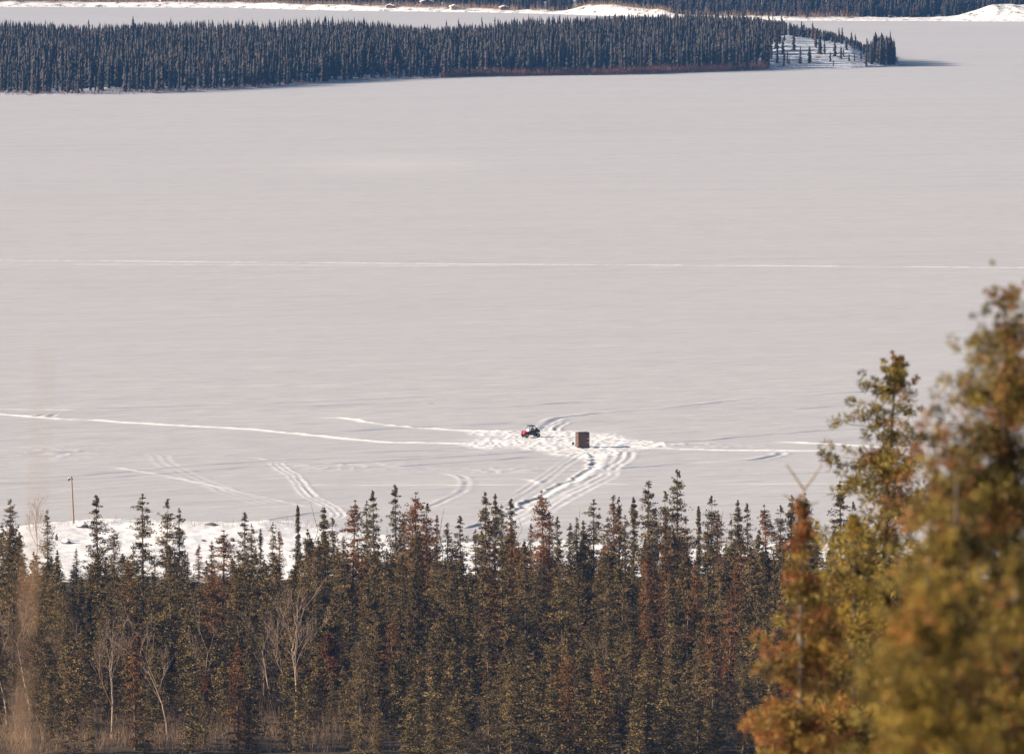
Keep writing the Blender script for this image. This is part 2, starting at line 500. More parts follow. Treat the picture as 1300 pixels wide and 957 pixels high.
churn = np.clip(1.5 * blob(690, 562, 105, 9) + .9 * blob(800, 566, 60, 5) + .8 * blob(650, 549, 70, 3.5) + .8 * blob(735, 552, 60, 5) + 1.1 * blob(745, 577, 48, 5)
                + .5 * blob(760, 592, 40, 14) + .45 * blob(715, 625, 45, 14), 0, 1.3)
nz = .6 * fbm(GX * 2.3, GY * 1.2, 60, 2) + .4 * fbm(GX * .6, GY * .3, 63, 2)
nz2 = fbm(GX * .25, GY * .12, 70, 3)
mask = sstep(.35, .75, churn * (.45 + 1.1 * nz2))
lum = sstep(.40, .66, nz)
Z += mask * (.11 * lum + .05 * (vnoise(GX * 3, GY * 2, 71) - .5)) * (1 - .7 * blob(745, 588, 30, 8))
FR = np.maximum(FR, mask * (.45 + .55 * lum))
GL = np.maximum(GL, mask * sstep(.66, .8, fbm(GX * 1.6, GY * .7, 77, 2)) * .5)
# scattered footprints and small drifts
sp2 = .7 * (blob(70, 575, 45, 8) + blob(440, 592, 90, 5) + blob(870, 565, 90, 4) + blob(640, 597, 60, 4)) * sstep(.55, .7, vnoise(GX * 1.1, GY * .5, 80))
Z += .07 * sp2; FR = np.maximum(FR, .45 * sp2)
dist_patch = np.exp(-((PX - 485) / 110) ** 2 - ((PY - 205) / 6) ** 2)
FR = np.maximum(FR, .22 * dist_patch)
rip = (fbm(GX * .10 + GY * .03, GY * .55 - GX * .17, 90, 3) - .5) * sstep(838, 870, GY) * (1 - sstep(1150, 1215, GY))
Z += .22 * rip
Z[(GY < 845)] = 0
Z[GY < 845] -= .0
V = np.stack([GX, GY, Z], -1).reshape(-1, 3)
lake = link('frozen_lake', mesh_np('frozen_lake', V, [grid(xs, ys)], M['lake'], {'fresh': np.clip(FR, 0, 1).ravel(), 'snow_shade': np.clip(GL, 0, .95).ravel()}, smooth=True))
tag(lake, kind='structure')

# ------------------------------------------------------------ near land


def shore_y(x):
    return 914 - 16 * sstep(-28, -10, x) - 4 * np.sin(x * .05) + 2.5 * np.sin(x * .21)


def land_h(x, y):
    x = np.asarray(x, float); y = np.asarray(y, float)
    a = 92.3 - .162 * y
    b = 4.2 - 2.6 * sstep(700, 865, y)
    t = sstep(500, 640, y)
    h = np.where(y < 500, a, (92.3 - .162 * np.minimum(y, 545)) * (1 - t) + b * t)
    sy = shore_y(x)
    crest = (.95 * sstep(-75, -58, x) * (1 - sstep(-32, -18, x)) + .1) * np.exp(-((y - (sy - 10)) / 9.0) ** 2)
    h = h + crest + (fbm(x * .35, y * .22, 9) - .5) * (.9 - .5 * sstep(850, 875, y)) * sstep(640, 700, y) * (1 - sstep(sy - 4, sy + 3, y)) + (fbm(x * 1.1, y * .8, 12, 2) - .5) * .22 * sstep(850, 880, y)
    return h - 3.0 * sstep(sy - 6, sy + 6, y) * (h > -5)


lx = np.concatenate([-np.geomspace(3000, 92, 24)[:-1], np.arange(-92, 92.1, .7), np.geomspace(92, 3000, 24)[1:]])
ly = np.concatenate([[-2500, -1000, -400, -100, -30], np.arange(-10, 120, 4), np.arange(120, 640, 15), np.arange(640, 850, 1.6), np.arange(850, 935, .5)])
LX, LY = np.meshgrid(lx, ly)
LZ = land_h(LX, np.maximum(LY, 0))
LZ = LZ * (1 - sstep(200, 2500, np.abs(LX)) * .3)
hill = link('snowy_hillside', mesh_np('snowy_hillside', np.stack([LX, LY, LZ], -1).reshape(-1, 3), [grid(lx, ly)], M['ground'], {'shade_litter': (sstep(560, 640, LY) * (1 - sstep(835, 866, LY)) * .72).ravel()}, smooth=True))
tag(hill, kind='structure')

# ------------------------------------------------------------ spruce builder


def quads(c, a, b):
    """c centres, a half long axis, b half short axis -> verts, faces (pointed card)"""
    n = len(c)
    v = np.stack([c - a - b * .55, c - a + b * .55, c + a * .25 + b, c + a, c + a * .25 - b], 1).reshape(-1, 3)
    f = np.arange(n * 5).reshape(n, 5)[:, ::-1]
    return v, f


def unit(v):
    return v / (np.linalg.norm(v, axis=-1, keepdims=True) + 1e-9)


def spruce_meshes(seed, H=14, R=1.25, dens=12.5, grow=.27, leaf=.14, k=13, rust_top=.13, gap=.25, base=.03, mats=('foliage', 'bark'), tipw=.1, lean=0, clump=.30, top_detail=None, slim=.22, radial=.8):
    r = np.random.RandomState(seed)
    nb = int(H * dens)
    z = H * (base + (1 - base) * np.sort(r.rand(nb)))
    if top_detail: z = np.where(r.rand(nb) < .8, H - top_detail * r.rand(nb), z)
    d = H - z
    env = tipw + R * (1 - np.exp(-d * grow / R * 1.15)); env *= 1 - .35 * sstep(.75, 1, d / H)
    knob = .6 + .8 * vnoise(z * 1.3 + seed, z * 0 + seed * .37, seed % 50)
    az = r.rand(nb) * 2 * math.pi
    side = .75 + .5 * vnoise(z * .5 + seed, az * .8, seed % 40 + 3)
    L = env * knob * side * (.55 + .6 * r.rand(nb))
    keep = r.rand(nb) > gap * (vnoise(z * .9, az * .6, seed % 30 + 5) > .55)
    z, az, L, d = z[keep], az[keep], L[keep], d[keep]
    lift = r.normal(0, .12, len(z)) + np.where(d < 1.2 * (R + .2), .45 * (1 - d / (1.2 * (R + .2))), 0)
    C, A, B, T, RU = [], [], [], [], []
    btint = r.rand(len(z)); brust = r.rand(len(z))
    curve = lambda q: (lean * np.sin(q / H * 2.2 + seed) * .5, lean * np.cos(q / H * 1.7 + seed) * .5)
    for i in range(len(z)):
        n = max(2, int(L[i] / clump)); n2 = n * 2
        sc = (np.arange(n2) + .8) / n2 + r.normal(0, .2 / n2, n2)
        los = r.normal(0, 1, n2) * (L[i] * .24 * np.sin(np.clip(sc, 0, 1) * 2.4) + .02)
        cr = leaf * (.75 + .55 * r.rand(n2)) * min(1, .3 + d[i] / (R * 1.6))
        s = np.repeat(sc, k); lo = np.repeat(los, k); crr = np.repeat(cr, k); m = len(s)
        dirx = np.array([math.cos(az[i]), math.sin(az[i]), 0]); lat = np.array([-dirx[1], dirx[0], 0])
        droop = -.30 * s + .22 * s ** 2.5 + lift[i] * s
        rad = unit(r.normal(0, 1, (m, 3)) * [1, 1, .8] + [0, 0, .12])
        hz_ = np.repeat(r.normal(0, .03 + .05 * L[i], n2), k)
        c = np.outer(s * L[i], dirx) + np.outer(lo, lat) + np.outer(droop * L[i] + hz_ - np.abs(lo) * .2, [0, 0, 1])
        ox, oy = curve(z[i]); c += np.array([ox, oy, z[i]]) + rad * crr[:, None]
        a = unit(rad * radial + dirx * .5 * min(1, 1.2 - .5 * radial) + r.normal(0, .45, (m, 3)) + np.array([0, 0, .2]))
        b = unit(np.cross(a, rad + r.normal(0, .35, (m, 3))))
        ll = leaf * (.55 + .8 * r.rand(m)) * min(1, .55 + d[i] / (R * 2.5))
        C.append(c); A.append(a * ll[:, None] * .5); B.append(b * ll[:, None] * slim)
        T.append(np.clip(.10 + .65 * btint[i] + r.normal(0, .08, m), 0, 1))
        ru = (brust[i] < rust_top * (1.4 if d[i] < H * .35 else .55))
        RU.append(np.where(r.rand(m) < (.7 if ru else .03), .8, 0))
    # leader
    m = 40; zz = H - leaf * 3.5 * r.rand(m)
    C.append(np.stack([r.normal(0, leaf * .12, m) * (.3 + (H - zz) / leaf * .4) + curve(H)[0], r.normal(0, leaf * .12, m) * (.3 + (H - zz) / leaf * .4) + curve(H)[1], zz], 1))
    a = unit(r.normal(0, .5, (m, 3)) + [0, 0, 1]); b = unit(np.cross(a, r.normal(0, 1, (m, 3))))
    A.append(a * leaf * .3); B.append(b * leaf * .1); T.append(r.rand(m)); RU.append(np.zeros(m))
    V, Fc = quads(np.vstack(C), np.vstack(A), np.vstack(B))
    T = np.concatenate(T); RU = np.concatenate(RU)
    crown = mesh_np('crown', V, [Fc], M[mats[0]], None, fattr={'tint': T, 'rust': RU})
    tb = MB(); n = 12
    pts = [(curve(H * i / n)[0], curve(H * i / n)[1], H * i / n * .985 - .3 * (i == 0)) for i in range(n + 1)]
    tr = H * .0095 + .01
    tb.tube(pts, [tr * (1 - .93 * i / n) + .004 for i in range(n + 1)], 7)
    for i in range(0, len(z), 3):                        # limbs
        ox, oy = curve(z[i]); dx, dy = math.cos(az[i]), math.sin(az[i])
        pp = [(ox, oy, z[i])]
        for s in (.35, .7, .95): pp.append((ox + dx * L[i] * s, oy + dy * L[i] * s, z[i] + L[i] * (-.30 * s + .22 * s ** 2.5 + lift[i] * s)))
        rr = tr * .22 * (.35 + .65 * d[i] / H) + .001
        tb.tube(pp, [rr, rr * .7, rr * .45, rr * .2], 3, cap=False)
    trunk = bpy.data.meshes.new('trunk'); trunk.from_pydata([tuple(map(float, v)) for v in tb.v], [], tb.f); trunk.materials.append(M[mats[1]])
    return crown, trunk


def place_tree(variant, loc, H, width=1, rz=0, color=(1, 1, 1), name='spruce_tree', tilt=(0, 0)):
    """H: total height; variant meshes are built at their own height vh"""
    crown, trunk, vh = variant
    e = link(name, None, loc=loc, rot=(tilt[0], tilt[1], rz))
    s = H / vh
    e.scale = (s * width, s * width, s)
    c = link('crown', crown, e); c.color = (*color, 1)
    t = link('trunk', trunk, e)
    e.empty_display_size = .5
    return e


VAR = []
specs = [dict(R=1.15, grow=.30), dict(R=1.35, grow=.28, gap=.35), dict(R=.85, grow=.24, dens=16), dict(R=1.5, grow=.36), dict(R=1.2, grow=.25, gap=.5), dict(R=.7, grow=.2, gap=.15),
         dict(R=1.3, grow=.33, rust_top=.32), dict(R=1.05, grow=.22, gap=.45, dens=11), dict(R=1.6, grow=.34, gap=.3), dict(R=.95, grow=.3, rust_top=.2), dict(R=1.25, grow=.2, gap=.3), dict(R=1.45, grow=.3, gap=.4, rust_top=.25)]
for i, s in enumerate(specs):
    c, t = spruce_meshes(100 + i * 7, H=14, lean=.35 if i % 3 == 0 else .12, **s)
    VAR.append((c, t, 14.0))
SPIRE = (*spruce_meshes(301, H=14, R=.45, grow=.12, dens=16, gap=.2, leaf=.13), 14.0)

# treetops that stand against the ice: (photo column, photo row of the tip, depth, slimness, look)
TIPS = [(12, 634, 800, 1, 'o'), (60, 648, 830, .8, 'o'), (73, 698, 800, .8, 'o'), (97, 696, 845, .9, 'o'), (124, 629, 770, 1.1, 'o'), (145, 671, 800, 1, 'o'), (180, 627, 790, 1.15, 'o'), (196, 712, 840, .7, 'o'),
        (212, 633, 785, 1.0, 'o'), (228, 645, 790, .8, 'o'), (238, 700, 850, .8, 'o'), (253, 690, 835, .8, 'r'), (269, 687, 825, .9, 'o'), (282, 673, 765, 1.3, 'r'), (313, 651, 790, 1.0, 'o'), (320, 665, 810, .8, 'o'),
        (331, 671, 825, .7, 'o'), (346, 663, 815, .7, 'o'), (354, 671, 830, .6, 'r'), (378, 641, 800, .65, 's'), (411, 643, 775, 1.0, 'o'), (423, 657, 785, 1.0, 'o'), (436, 680, 830, .7, 'o'),
        (450, 635, 780, 1.0, 'r'), (465, 636, 800, .8, 'o'), (472, 623, 790, .95, 'o'), (491, 695, 840, .7, 'o'), (503, 616, 780, 1.0, 'o'), (513, 651, 800, .9, 'o'), (530, 625, 770, 1.15, 'r'), (544, 639, 785, 1.0, 'r'),
        (554, 654, 800, .8, 'r'), (568, 664, 790, 1.0, 'o'), (586, 655, 800, 1.0, 'o'), (604, 672, 815, .9, 'o'), (616, 625, 780, 1.0, 'o'), (628, 626, 800, .75, 'o'), (636, 639, 810, .7, 'o'), (647, 634, 785, 1.0, 'o'),
        (674, 665, 830, .8, 'o'), (688, 623, 775, 1.1, 'r'), (698, 650, 800, .85, 'r'), (706, 656, 815, .8, 'o'), (724, 664, 820, .9, 'o'), (732, 657, 810, .7, 'o'), (753, 634, 775, 1.1, 'o'), (741, 660, 800, .8, 'o'),
        (771, 657, 810, .8, 'o'), (779, 629, 785, .9, 'r'), (786, 631, 795, .8, 'o'), (794, 654, 800, .9, 'o'), (804, 631, 790, .9, 'o'), (824, 611, 775, 1.1, 'o'), (831, 645, 800, .9, 'o'), (846, 623, 785, .9, 'o'),
        (861, 597, 770, 1.1, 'o'), (870, 655, 790, .8, 'r'), (887, 642, 800, .65, 's'), (901, 629, 785, .95, 'o'), (911, 648, 800, .8, 'r'), (927, 659, 810, .8, 'o'), (936, 634, 790, .85, 'o'), (948, 639, 800, .85, 'o'),
        (970, 641, 785, 1.0, 'r'), (993, 641, 795, .9, 'o'), (1005, 629, 785, 1.0, 'o'), (1021, 626, 780, .9, 'r'), (1029, 660, 800, .9, 'o'), (1037, 662, 805, .8, 'o'), (1067, 611, 770, 1.2, 'o'), (1085, 637, 790, .9, 'o'),
        (1130, 660, 790, 1, 'o'), (1165, 700, 780, 1, 'o'), (1202, 690, 780, 1, 'o'), (1234, 728, 760, 1.3, 'o'), (1262, 700, 790, 1, 'o'), (1290, 690, 790, 1, 'o')]
MARKS = [(-5, 'the left edge'), (92, 'the wooden pole'), (400, 'the bare snag'), (673, 'the red buggy'), (739, 'the brown hut'), (861.5, 'the tallest treetop'), (1019, 'the forked twig'), (1150, 'the sharpest close spruce')]
ORD = ['first', 'second', 'third', 'fourth', 'fifth', 'sixth', 'seventh', 'eighth', 'ninth', 'tenth', 'eleventh', 'twelfth', 'thirteenth', 'fourteenth', 'fifteenth', 'sixteenth', 'seventeenth', 'eighteenth', 'nineteenth', 'twentieth']
ORD += ['twenty-' + q for q in ORD[:9]] + ['thirtieth', 'thirty-first']
rr = random.Random(11)


def tree_color(look):
    if look == 'r': return (1.2 + rr.random() * .2, .88, .72)
    g = .85 + rr.random() * .35
    return (g * 1.02, g, g * (.9 + rr.random() * .2))


def label_at(x):
    best = max(i for i, mk in enumerate(MARKS) if mk[0] < x)
    same = sorted(t[0] for t in TIPS if MARKS[best][0] < t[0] and (best + 1 >= len(MARKS) or t[0] < MARKS[best + 1][0]))
    k = same.index(x)
    n = MARKS[best][1]
    return f"{ORD[k]} treetop right of {n}"


cnt = 0
placed = []
for (x, y, D, wd, look) in TIPS:
    P = at(x, y, D); gz = float(land_h(P[0], D)); H = P[2] - gz
    if look == 's': v = SPIRE; word = 'very thin dark spire-shaped'
    else:
        v = VAR[6 if (look == 'r' and rr.random() < .6) else rr.choice((0, 1, 2, 3, 4, 5, 7, 8, 10, 11))]
        word = 'rust-brown' if look == 'r' else ('slim olive' if wd < .85 else 'olive-brown')
    wid = 1.24 * wd * (14 / max(H, 9)) ** .5
    e = place_tree(v, (P[0], D, gz), H, wid, rr.random() * 6.28, tree_color(look))
    lab = f"{word} spruce against the ice, {label_at(x)}"
    lab = lab.replace('very thin dark spire-shaped', 'spire-shaped')
    if x == 861: lab = "tallest spruce of the near forest, knobbly tip highest against the ice"
    tag(e, lab, 'spruce', 'spruces of the near forest')
    placed.append((P[0], D)); cnt += 1

skyx = np.array([t[0] for t in TIPS], float); skyy = np.array([t[1] for t in TIPS], float)
regions = [(-80, 110, 'below the tall wooden pole'), (110, 250, 'in front of the left part of the snow bank'), (250, 400, 'left of the tall bare snag'), (400, 530, 'just right of the tall bare snag'), (530, 673, 'left of and below the red buggy'),
           (673, 770, 'below the brown hut'), (770, 861, 'left of the tallest treetop'), (861, 940, 'right of the tallest treetop'), (940, 1020, 'behind the rust-orange close spruce'), (1020, 1400, 'behind the close blurred spruces')]
cand = []
for D in np.arange(657, 858, 4.8):
    half = 690 / F * D
    n = int(half * 2 / (5.6 if D > 705 else 3.6))
    for i in range(n):
        X = -half + (i + rr.random()) * half * 2 / n
        Dd = D + rr.uniform(-2.4, 2.4)
        px = 650 + F * X / Dd
        if px > 1160 and (Dd < 700 or rr.random() < .45): continue
        if px < 460 and (Dd < 668 or (Dd < 696 and rr.random() < .45)): continue
        if px < 480 and Dd > 838: continue
        if Dd > 800 and rr.random() < .4: continue
        gz = float(land_h(X, Dd))
        near = np.abs(skyx - px) < 22
        lim = (np.interp(px, skyx, skyy) if not near.any() else max(np.interp(px, skyx, skyy), skyy[near].mean())) + rr.uniform(18, 75)
        if Dd > 800: lim += 12
        ztop = at(px, lim, Dd)[2]
        H = min(ztop - gz, rr.uniform(7, 15.5) * (1 - .3 * (Dd < 712)))
        if H < 3.2: continue
        v = rr.randrange(12); look = 'r' if rr.random() < .16 else 'o'
        cand.append((X, Dd, px, gz, H, v, look, (14 / max(H, 8)) ** .5 * rr.uniform(1.0, 1.42), rr.random() * 6.28))
# the 190 that show largest (tallest and nearest) as trees of their own, the rest as one mass
cand.sort(key=lambda c: -(c[4] / c[1]) + 0 * c[0])
used = set()
for (X, Dd, px, gz, H, v, look, wd, rz) in cand[:190]:
    e = place_tree(VAR[v], (X, Dd, gz), H, wd, rz, tree_color(look))
    word = 'rust-brown' if look == 'r' else 'olive'
    deep = 'front-row' if Dd < 712 else ('middle-row' if Dd < 760 else 'back-row')
    size = 'big' if H > 11.5 else ('medium' if H > 9 else 'small')
    sh = 'broad' if wd > 1.4 else ('medium-wide' if wd > 1.2 else 'slim')
    for tx in sorted((t[0] for t in TIPS), key=lambda q: abs(q - px))[:6]:
        lab = f"{size} {sh} {word} {deep} spruce below-{'left' if px < tx else 'right'} of the {label_at(tx)}"
        if lab not in used: break
    used.add(lab)
    tag(e, lab, 'spruce', 'spruces of the near forest')
    cnt += 1


def mesh_arrays(me):
    v = np.empty(len(me.vertices) * 3, np.float32); me.vertices.foreach_get('co', v)
    f = np.empty(len(me.loops), np.int32); me.loops.foreach_get('vertex_index', f)
    out = [v.reshape(-1, 3), f.reshape(-1, 5)]
    for k_ in ('tint', 'rust'):
        a = np.empty(len(me.polygons), np.float32); me.attributes[k_].data.foreach_get('value', a); out.append(a)
    return out


light = [spruce_meshes(900 + i, H=14, R=1.3, dens=9, k=7, leaf=.24, gap=.2, base=.02, clump=.42)[0] for i in range(5)]
light = [mesh_arrays(m_) for m_ in light]
VV, FF, TT, RR, off = [], [], [], [], 0
for (X, Dd, px, gz, H, v, look, wd, rz) in cand[190:]:
    v0, f0, t0, r0 = light[v % 5]; s = H / 14; c_, s_ = math.cos(rz), math.sin(rz)
    q = np.stack([(v0[:, 0] * c_ - v0[:, 1] * s_) * s * wd + X, (v0[:, 0] * s_ + v0[:, 1] * c_) * s * wd + Dd, v0[:, 2] * s + gz - .1], 1)
    VV.append(q); FF.append(f0 + off); off += len(q); TT.append(np.clip(t0 + rr.uniform(-.15, .15), 0, 1)); RR.append(np.where(look == 'r', np.minimum(1, r0 + .35), r0))
th = link('spruce_thicket', mesh_np('spruce_thicket', np.vstack(VV), [np.vstack(FF)], M['foliage'], fattr={'tint': np.concatenate(TT), 'rust': np.concatenate(RR)}))
tag(th, 'smaller dark spruces filling the gaps deep inside the near forest', 'thicket', kind='stuff')
print('near spruces', cnt, 'thicket', len(cand) - 190)


# ------------------------------------------------------------ bare trees, snags, brush
def bare_meshes(seed, H, spread=.5, lv=4, fork=None):
    r = random.Random(seed); tr = MB(); br = MB()

    def grow(p, d, L, rad, lev, mb):
        pts = [p]; dd = Vector(d); n = 4
        for i in range(n):
            dd = (dd + Vector((r.gauss(0, .10), r.gauss(0, .10), .05 + r.random() * .05))).normalized()
            pts.append(pts[-1] + dd * L / n)
        mb.tube(pts, [rad * (1 - .55 * i / n) for i in range(n + 1)], 5 if lev < 2 else 3, cap=False)
        if lev >= lv: return
        k = r.randint(3, 5) if lev else r.randint(5, 8)
        for i in range(k):
            t = (.35 if lev else .4) + .65 * (i + r.random()) / k
            t = min(t, .999) * n; j = int(t); q = pts[j].lerp(pts[j + 1], t - j)
            a = r.random() * 6.28
            nd = (dd * .9 + Vector((math.cos(a), math.sin(a), .2)) * spread * r.uniform(.7, 1.4)).normalized()
            grow(q, nd, L * r.uniform(.38, .6), max(rad * .42, .006), lev + 1, br)
    grow(Vector((0, 0, -.2)), Vector((r.gauss(0, .08), r.gauss(0, .05), 1)), H * .72, H * .008 + .008, 0, tr)
    out = []
    for nme, mb, mt in (('trunk', tr, M['birch']), ('branches', br, M['twig'])):
        me = bpy.data.meshes.new(nme); me.from_pydata([tuple(map(float, v)) for v in mb.v], [], mb.f); me.materials.append(mt); out.append(me)
    return out


BARE = [bare_meshes(500 + i, 7, .55 if i % 2 else .42) for i in range(5)]


def bare(name, x, y_tip, D, lab, cat, grp=None, vi=0, wd=1.0, tilt=0):
    P = at(x, y_tip, D); gz = float(land_h(P[0], D)); H = P[2] - gz
    e = link(name, None, loc=(P[0], D, gz), rot=(0, tilt, vi * 1.7), scale=(H / 6.3 * wd, H / 6.3 * wd, H / 6.3))
    link('trunk', BARE[vi][0], e); link('branches', BARE[vi][1], e)
    tag(e, lab, cat, grp)


G = 'bare birches along the forest foot'
bare('bare_birch', 8, 800, 688, 'pale leafless birch at the far left corner of the forest foot', 'birch', G, 0)
bare('bare_birch', 38, 788, 701, 'pale leafless birch with upswept branches behind the blurred stem', 'birch', G, 1, 1, .1)
bare('bare_birch', 72, 812, 706, 'thin leafless birch between the upswept birch and the round-topped birch', 'birch', G, 2, .8)
bare('bare_birch', 98, 815, 708, 'grey leafless birch with a single straight stem, left of the round-topped birch', 'birch', G, 3, .7)
bare('bare_birch', 141, 812, 684, 'round-topped pale birch with forked trunk beside a yellow-green young spruce', 'birch', G, 4, 1.1)
bare('bare_birch', 190, 795, 708, 'leafless birch right of the yellow-green young spruce', 'birch', G, 0, .9)
bare('bare_birch', 212, 806, 682, 'leaning leafless birch with twin crossing stems before a dark gap', 'birch', G, 2, 1.1, .3)
bare('bare_birch', 254, 800, 701, 'cluster-stemmed pale birch just right of the dark forest gap', 'birch', G, 3, .7)
bare('bare_birch', 345, 800, 704, 'small grey leafless birch left of the widest bare birch', 'birch', G, 1, .9)
bare('bare_birch', 374, 782, 682, 'widest bare birch, pale straight trunk under a broad twiggy crown', 'birch', G, 4, 1.35)
bare('bare_birch', 770, 835, 688, 'thin leafless birch stem among spruces under the fishing hut', 'birch', G, 1, .5)
bare('bare_shrub', 46, 648, 868, 'round twiggy bare shrub on the snowy shore left of the wooden pole', 'shrub', None, 4, 1.2)


def snag(x, y, D, lab):
    P = at(x, y, D); gz = float(land_h(P[0], D)); H = P[2] - gz; r = random.Random(int(x))
    e = link('dead_snag', None, loc=(P[0], D, gz)); tb = MB(); bb = MB()
    pts = [(r.gauss(0, .03) * i, 0, H * i / 8 - .2 * (i == 0)) for i in range(9)]
    tb.tube(pts, [.11 * (1 - .8 * i / 8) for i in range(9)], 6)
    for i in range(46):
        z = H * r.uniform(.35, .99); a = r.random() * 6.28; l = r.uniform(.15, .5) * (1.3 - z / H)
        xx = float(np.interp(z, [p[2] for p in pts], [p[0] for p in pts])); bb.tube([(xx, 0, z), (xx + math.cos(a) * l, math.sin(a) * l, z - .1 * l)], [.02, .008], 3, cap=False)
    tb.build('trunk', M['greywood'], e); tag(bb.build('branch_stubs', M['greywood'], e), kind='stuff')
    tag(e, lab, 'dead tree', 'dead snags in the near forest')


snag(400, 636, 800, 'tall bare leafless snag like a thin pole, right of a thin spire spruce')
snag(561, 645, 800, 'short bare snag tip above rust-brown treetops, midway along the forest')
snag(659, 657, 815, 'thin grey snag left and below the red buggy')
snag(735, 644, 805, 'thin grey snag directly below the brown fishing hut')
snag(915, 648, 800, 'leaning grey snag with sparse twigs right of the tallest spruce')
snag(273, 700, 830, 'short grey snag in front of the bright snow bank')
snag(489, 668, 820, 'wispy bare snag between two treetops left of the forest middle')


# young spruces at the foot
YG = (*spruce_meshes(401, H=4, R=.7, grow=.32, dens=26, leaf=.13, rust_top=.05, gap=.1, base=.03), 4.0)
YR = (*spruce_meshes(402, H=4, R=.7, grow=.3, dens=24, leaf=.12, rust_top=.5, gap=.4, base=.03), 4.0)
for (x, yb, yt, kind, col, lab) in [
    (161, 878, 828, 0, (1.5, 1.45, .7), 'yellow-green young spruce beside the round-topped pale birch'),
    (172, 870, 803, 1, (1.2, .85, .7), 'rust-orange young spruce top just right of the yellow-green young spruce'),
    (303, 878, 822, 1, (1.1, .75, .65), 'red-brown young spruce left of the tan brush patch'),
    (417, 868, 802, 1, (1.1, .65, .55), 'deep red-brown young spruce right of the widest bare birch'),
    (401, 880, 842, 0, (1.3, 1.3, .8), 'small olive young spruce at the foot of the widest bare birch'),
    (478, 884, 812, 1, (1.2, .85, .7), 'orange-brown slender young spruce at the forest foot left of its middle'),
    (622, 884, 825, 1, (1.1, .7, .6), 'red-brown young spruce low in the middle of the forest'),
    (262, 880, 856, 1, (.9, .5, .4), 'very small dark red young spruce at the forest foot left of the tan brush'),
    (700, 892, 822, 0, (1.2, 1.1, .8), 'olive young spruce low below the tracks that curve to the hut'),
    (830, 892, 815, 0, (1.3, 1.0, .7), 'brownish young spruce low below the tallest treetop')]:
    D = 702 + (rr.random() - .5) * 6
    gz = float(land_h((x - 650) / F * D, D)); P = at(x, yt, D)
    e = place_tree((YG, YR)[kind], (P[0], D, gz), P[2] - gz, 1.15, rr.random() * 6, col, name='young_spruce')
    tag(e, lab, 'young spruce', 'young spruces at the forest foot')


def brush(name, N_, fn, matn, hgt, lab, seed, w=.012, lean=.25):
    """thin upright stems, uncounted"""
    r = np.random.RandomState(seed); P = fn(r, N_); n = len(P)
    h = hgt[0] + (hgt[1] - hgt[0]) * r.rand(n)
    dirs = np.stack([r.normal(0, lean, n), r.normal(0, lean, n), np.ones(n)], 1)
    mid = P + dirs * (h * .55)[:, None]; top = mid + (dirs + r.normal(0, lean * 1.2, (n, 3))) * (h * .45)[:, None]
    a = r.rand(n) * math.pi; ww = w * (.6 + r.rand(n)); sd = np.stack([np.cos(a), np.sin(a), 0 * a], 1) * ww[:, None]; sd2 = np.stack([-np.sin(a), np.cos(a), 0 * a], 1) * ww[:, None]
    V = np.stack([P - sd, P + sd, P + sd2 * 1.4, mid - sd * .7, mid + sd * .7, mid + sd2, top], 1).reshape(-1, 3)
    k = np.arange(n)[:, None] * 7
    Q = np.concatenate([k + q for q in ([0, 1, 4, 3], [1, 2, 5, 4], [2, 0, 3, 5])]); T = np.concatenate([k + q for q in ([3, 4, 6], [4, 5, 6], [5, 3, 6])])
    o = link(name, mesh_np(name, V, [Q, T], M[matn])); tag(o, lab, name.replace('_', ' '), kind='stuff')
    return o


def zone(x0, x1, d0, d1, dens=None):
    def fn(r, n):
        D = d0 + (d1 - d0) * r.rand(n); px = x0 + (x1 - x0) * r.rand(n); X = (px - 650) / F * D
        c = vnoise(X * .5, D * .4, 31) > .32
        X, D = X[c], D[c]
        return np.stack([X, D, land_h(X, D) - .05], 1)
    return fn


brush('dry_brush', 12000, zone(-40, 480, 672, 716), 'drygrass', (.5, 2.2), 'tan leafless brush on the snow along the foot of the forest', 5, .011)
brush('underbrush', 26000, zone(-40, 1340, 672, 790), 'underbrush', (.6, 2.6), 'brown twiggy undergrowth between the trunks of the near forest', 6, .011)
brush('shore_brush', 500, lambda r, n: (lambda X: np.stack([X, shore_y(X) - 12 + r.normal(0, 2.2, n), land_h(X, shore_y(X) - 12)], 1))(-62 + 40 * r.rand(n)), 'twig', (.2, .9), 'sparse brown twigs poking from the shore snow bank', 7, .012)

# boulders, stump and drift things on the shore bank


def boulder(x, y, D, sz, lab, seed, cap=True):
    r = np.random.RandomState(seed); P = on_ground(x, y, 1.6); D = P[1]
    gz = float(land_h(P[0], D)); n1, n2 = 14, 9
    u = np.linspace(0, 2 * math.pi, n1, endpoint=False); v = np.linspace(.02, math.pi - .02, n2); U, Vv = np.meshgrid(u, v)
    d = np.stack([np.cos(U) * np.sin(Vv), np.sin(U) * np.sin(Vv), np.cos(Vv)], -1)
    rad = .8 + .4 * vnoise(U * 1.2 + seed, Vv * 2, seed); rad[:, 0] = rad[:, 0]
    p = (d * rad[..., None] * np.array(sz)).reshape(-1, 3)
    f = [[j * n1 + i, (j + 1) * n1 + i, (j + 1) * n1 + (i + 1) % n1, j * n1 + (i + 1) % n1] for j in range(n2 - 1) for i in range(n1)]
    me = mesh_np('stone', p, [np.array(f)], M['rock'], smooth=True)
    e = link('shore_boulder', None, loc=(P[0], D, gz + sz[2] * .2)); link('stone', me, e)
    if cap:
        pc = p.copy(); pc[:, 2] = np.where(pc[:, 2] > sz[2] * .15, pc[:, 2] * 1.08 + .06, sz[2] * .1); pc[:, :2] *= .96
        link('snow_cap', mesh_np('snow_cap', pc, [np.array(f)], M['snow'], smooth=True), e)
    tag(e, lab, 'boulder', 'boulders on the shore bank')


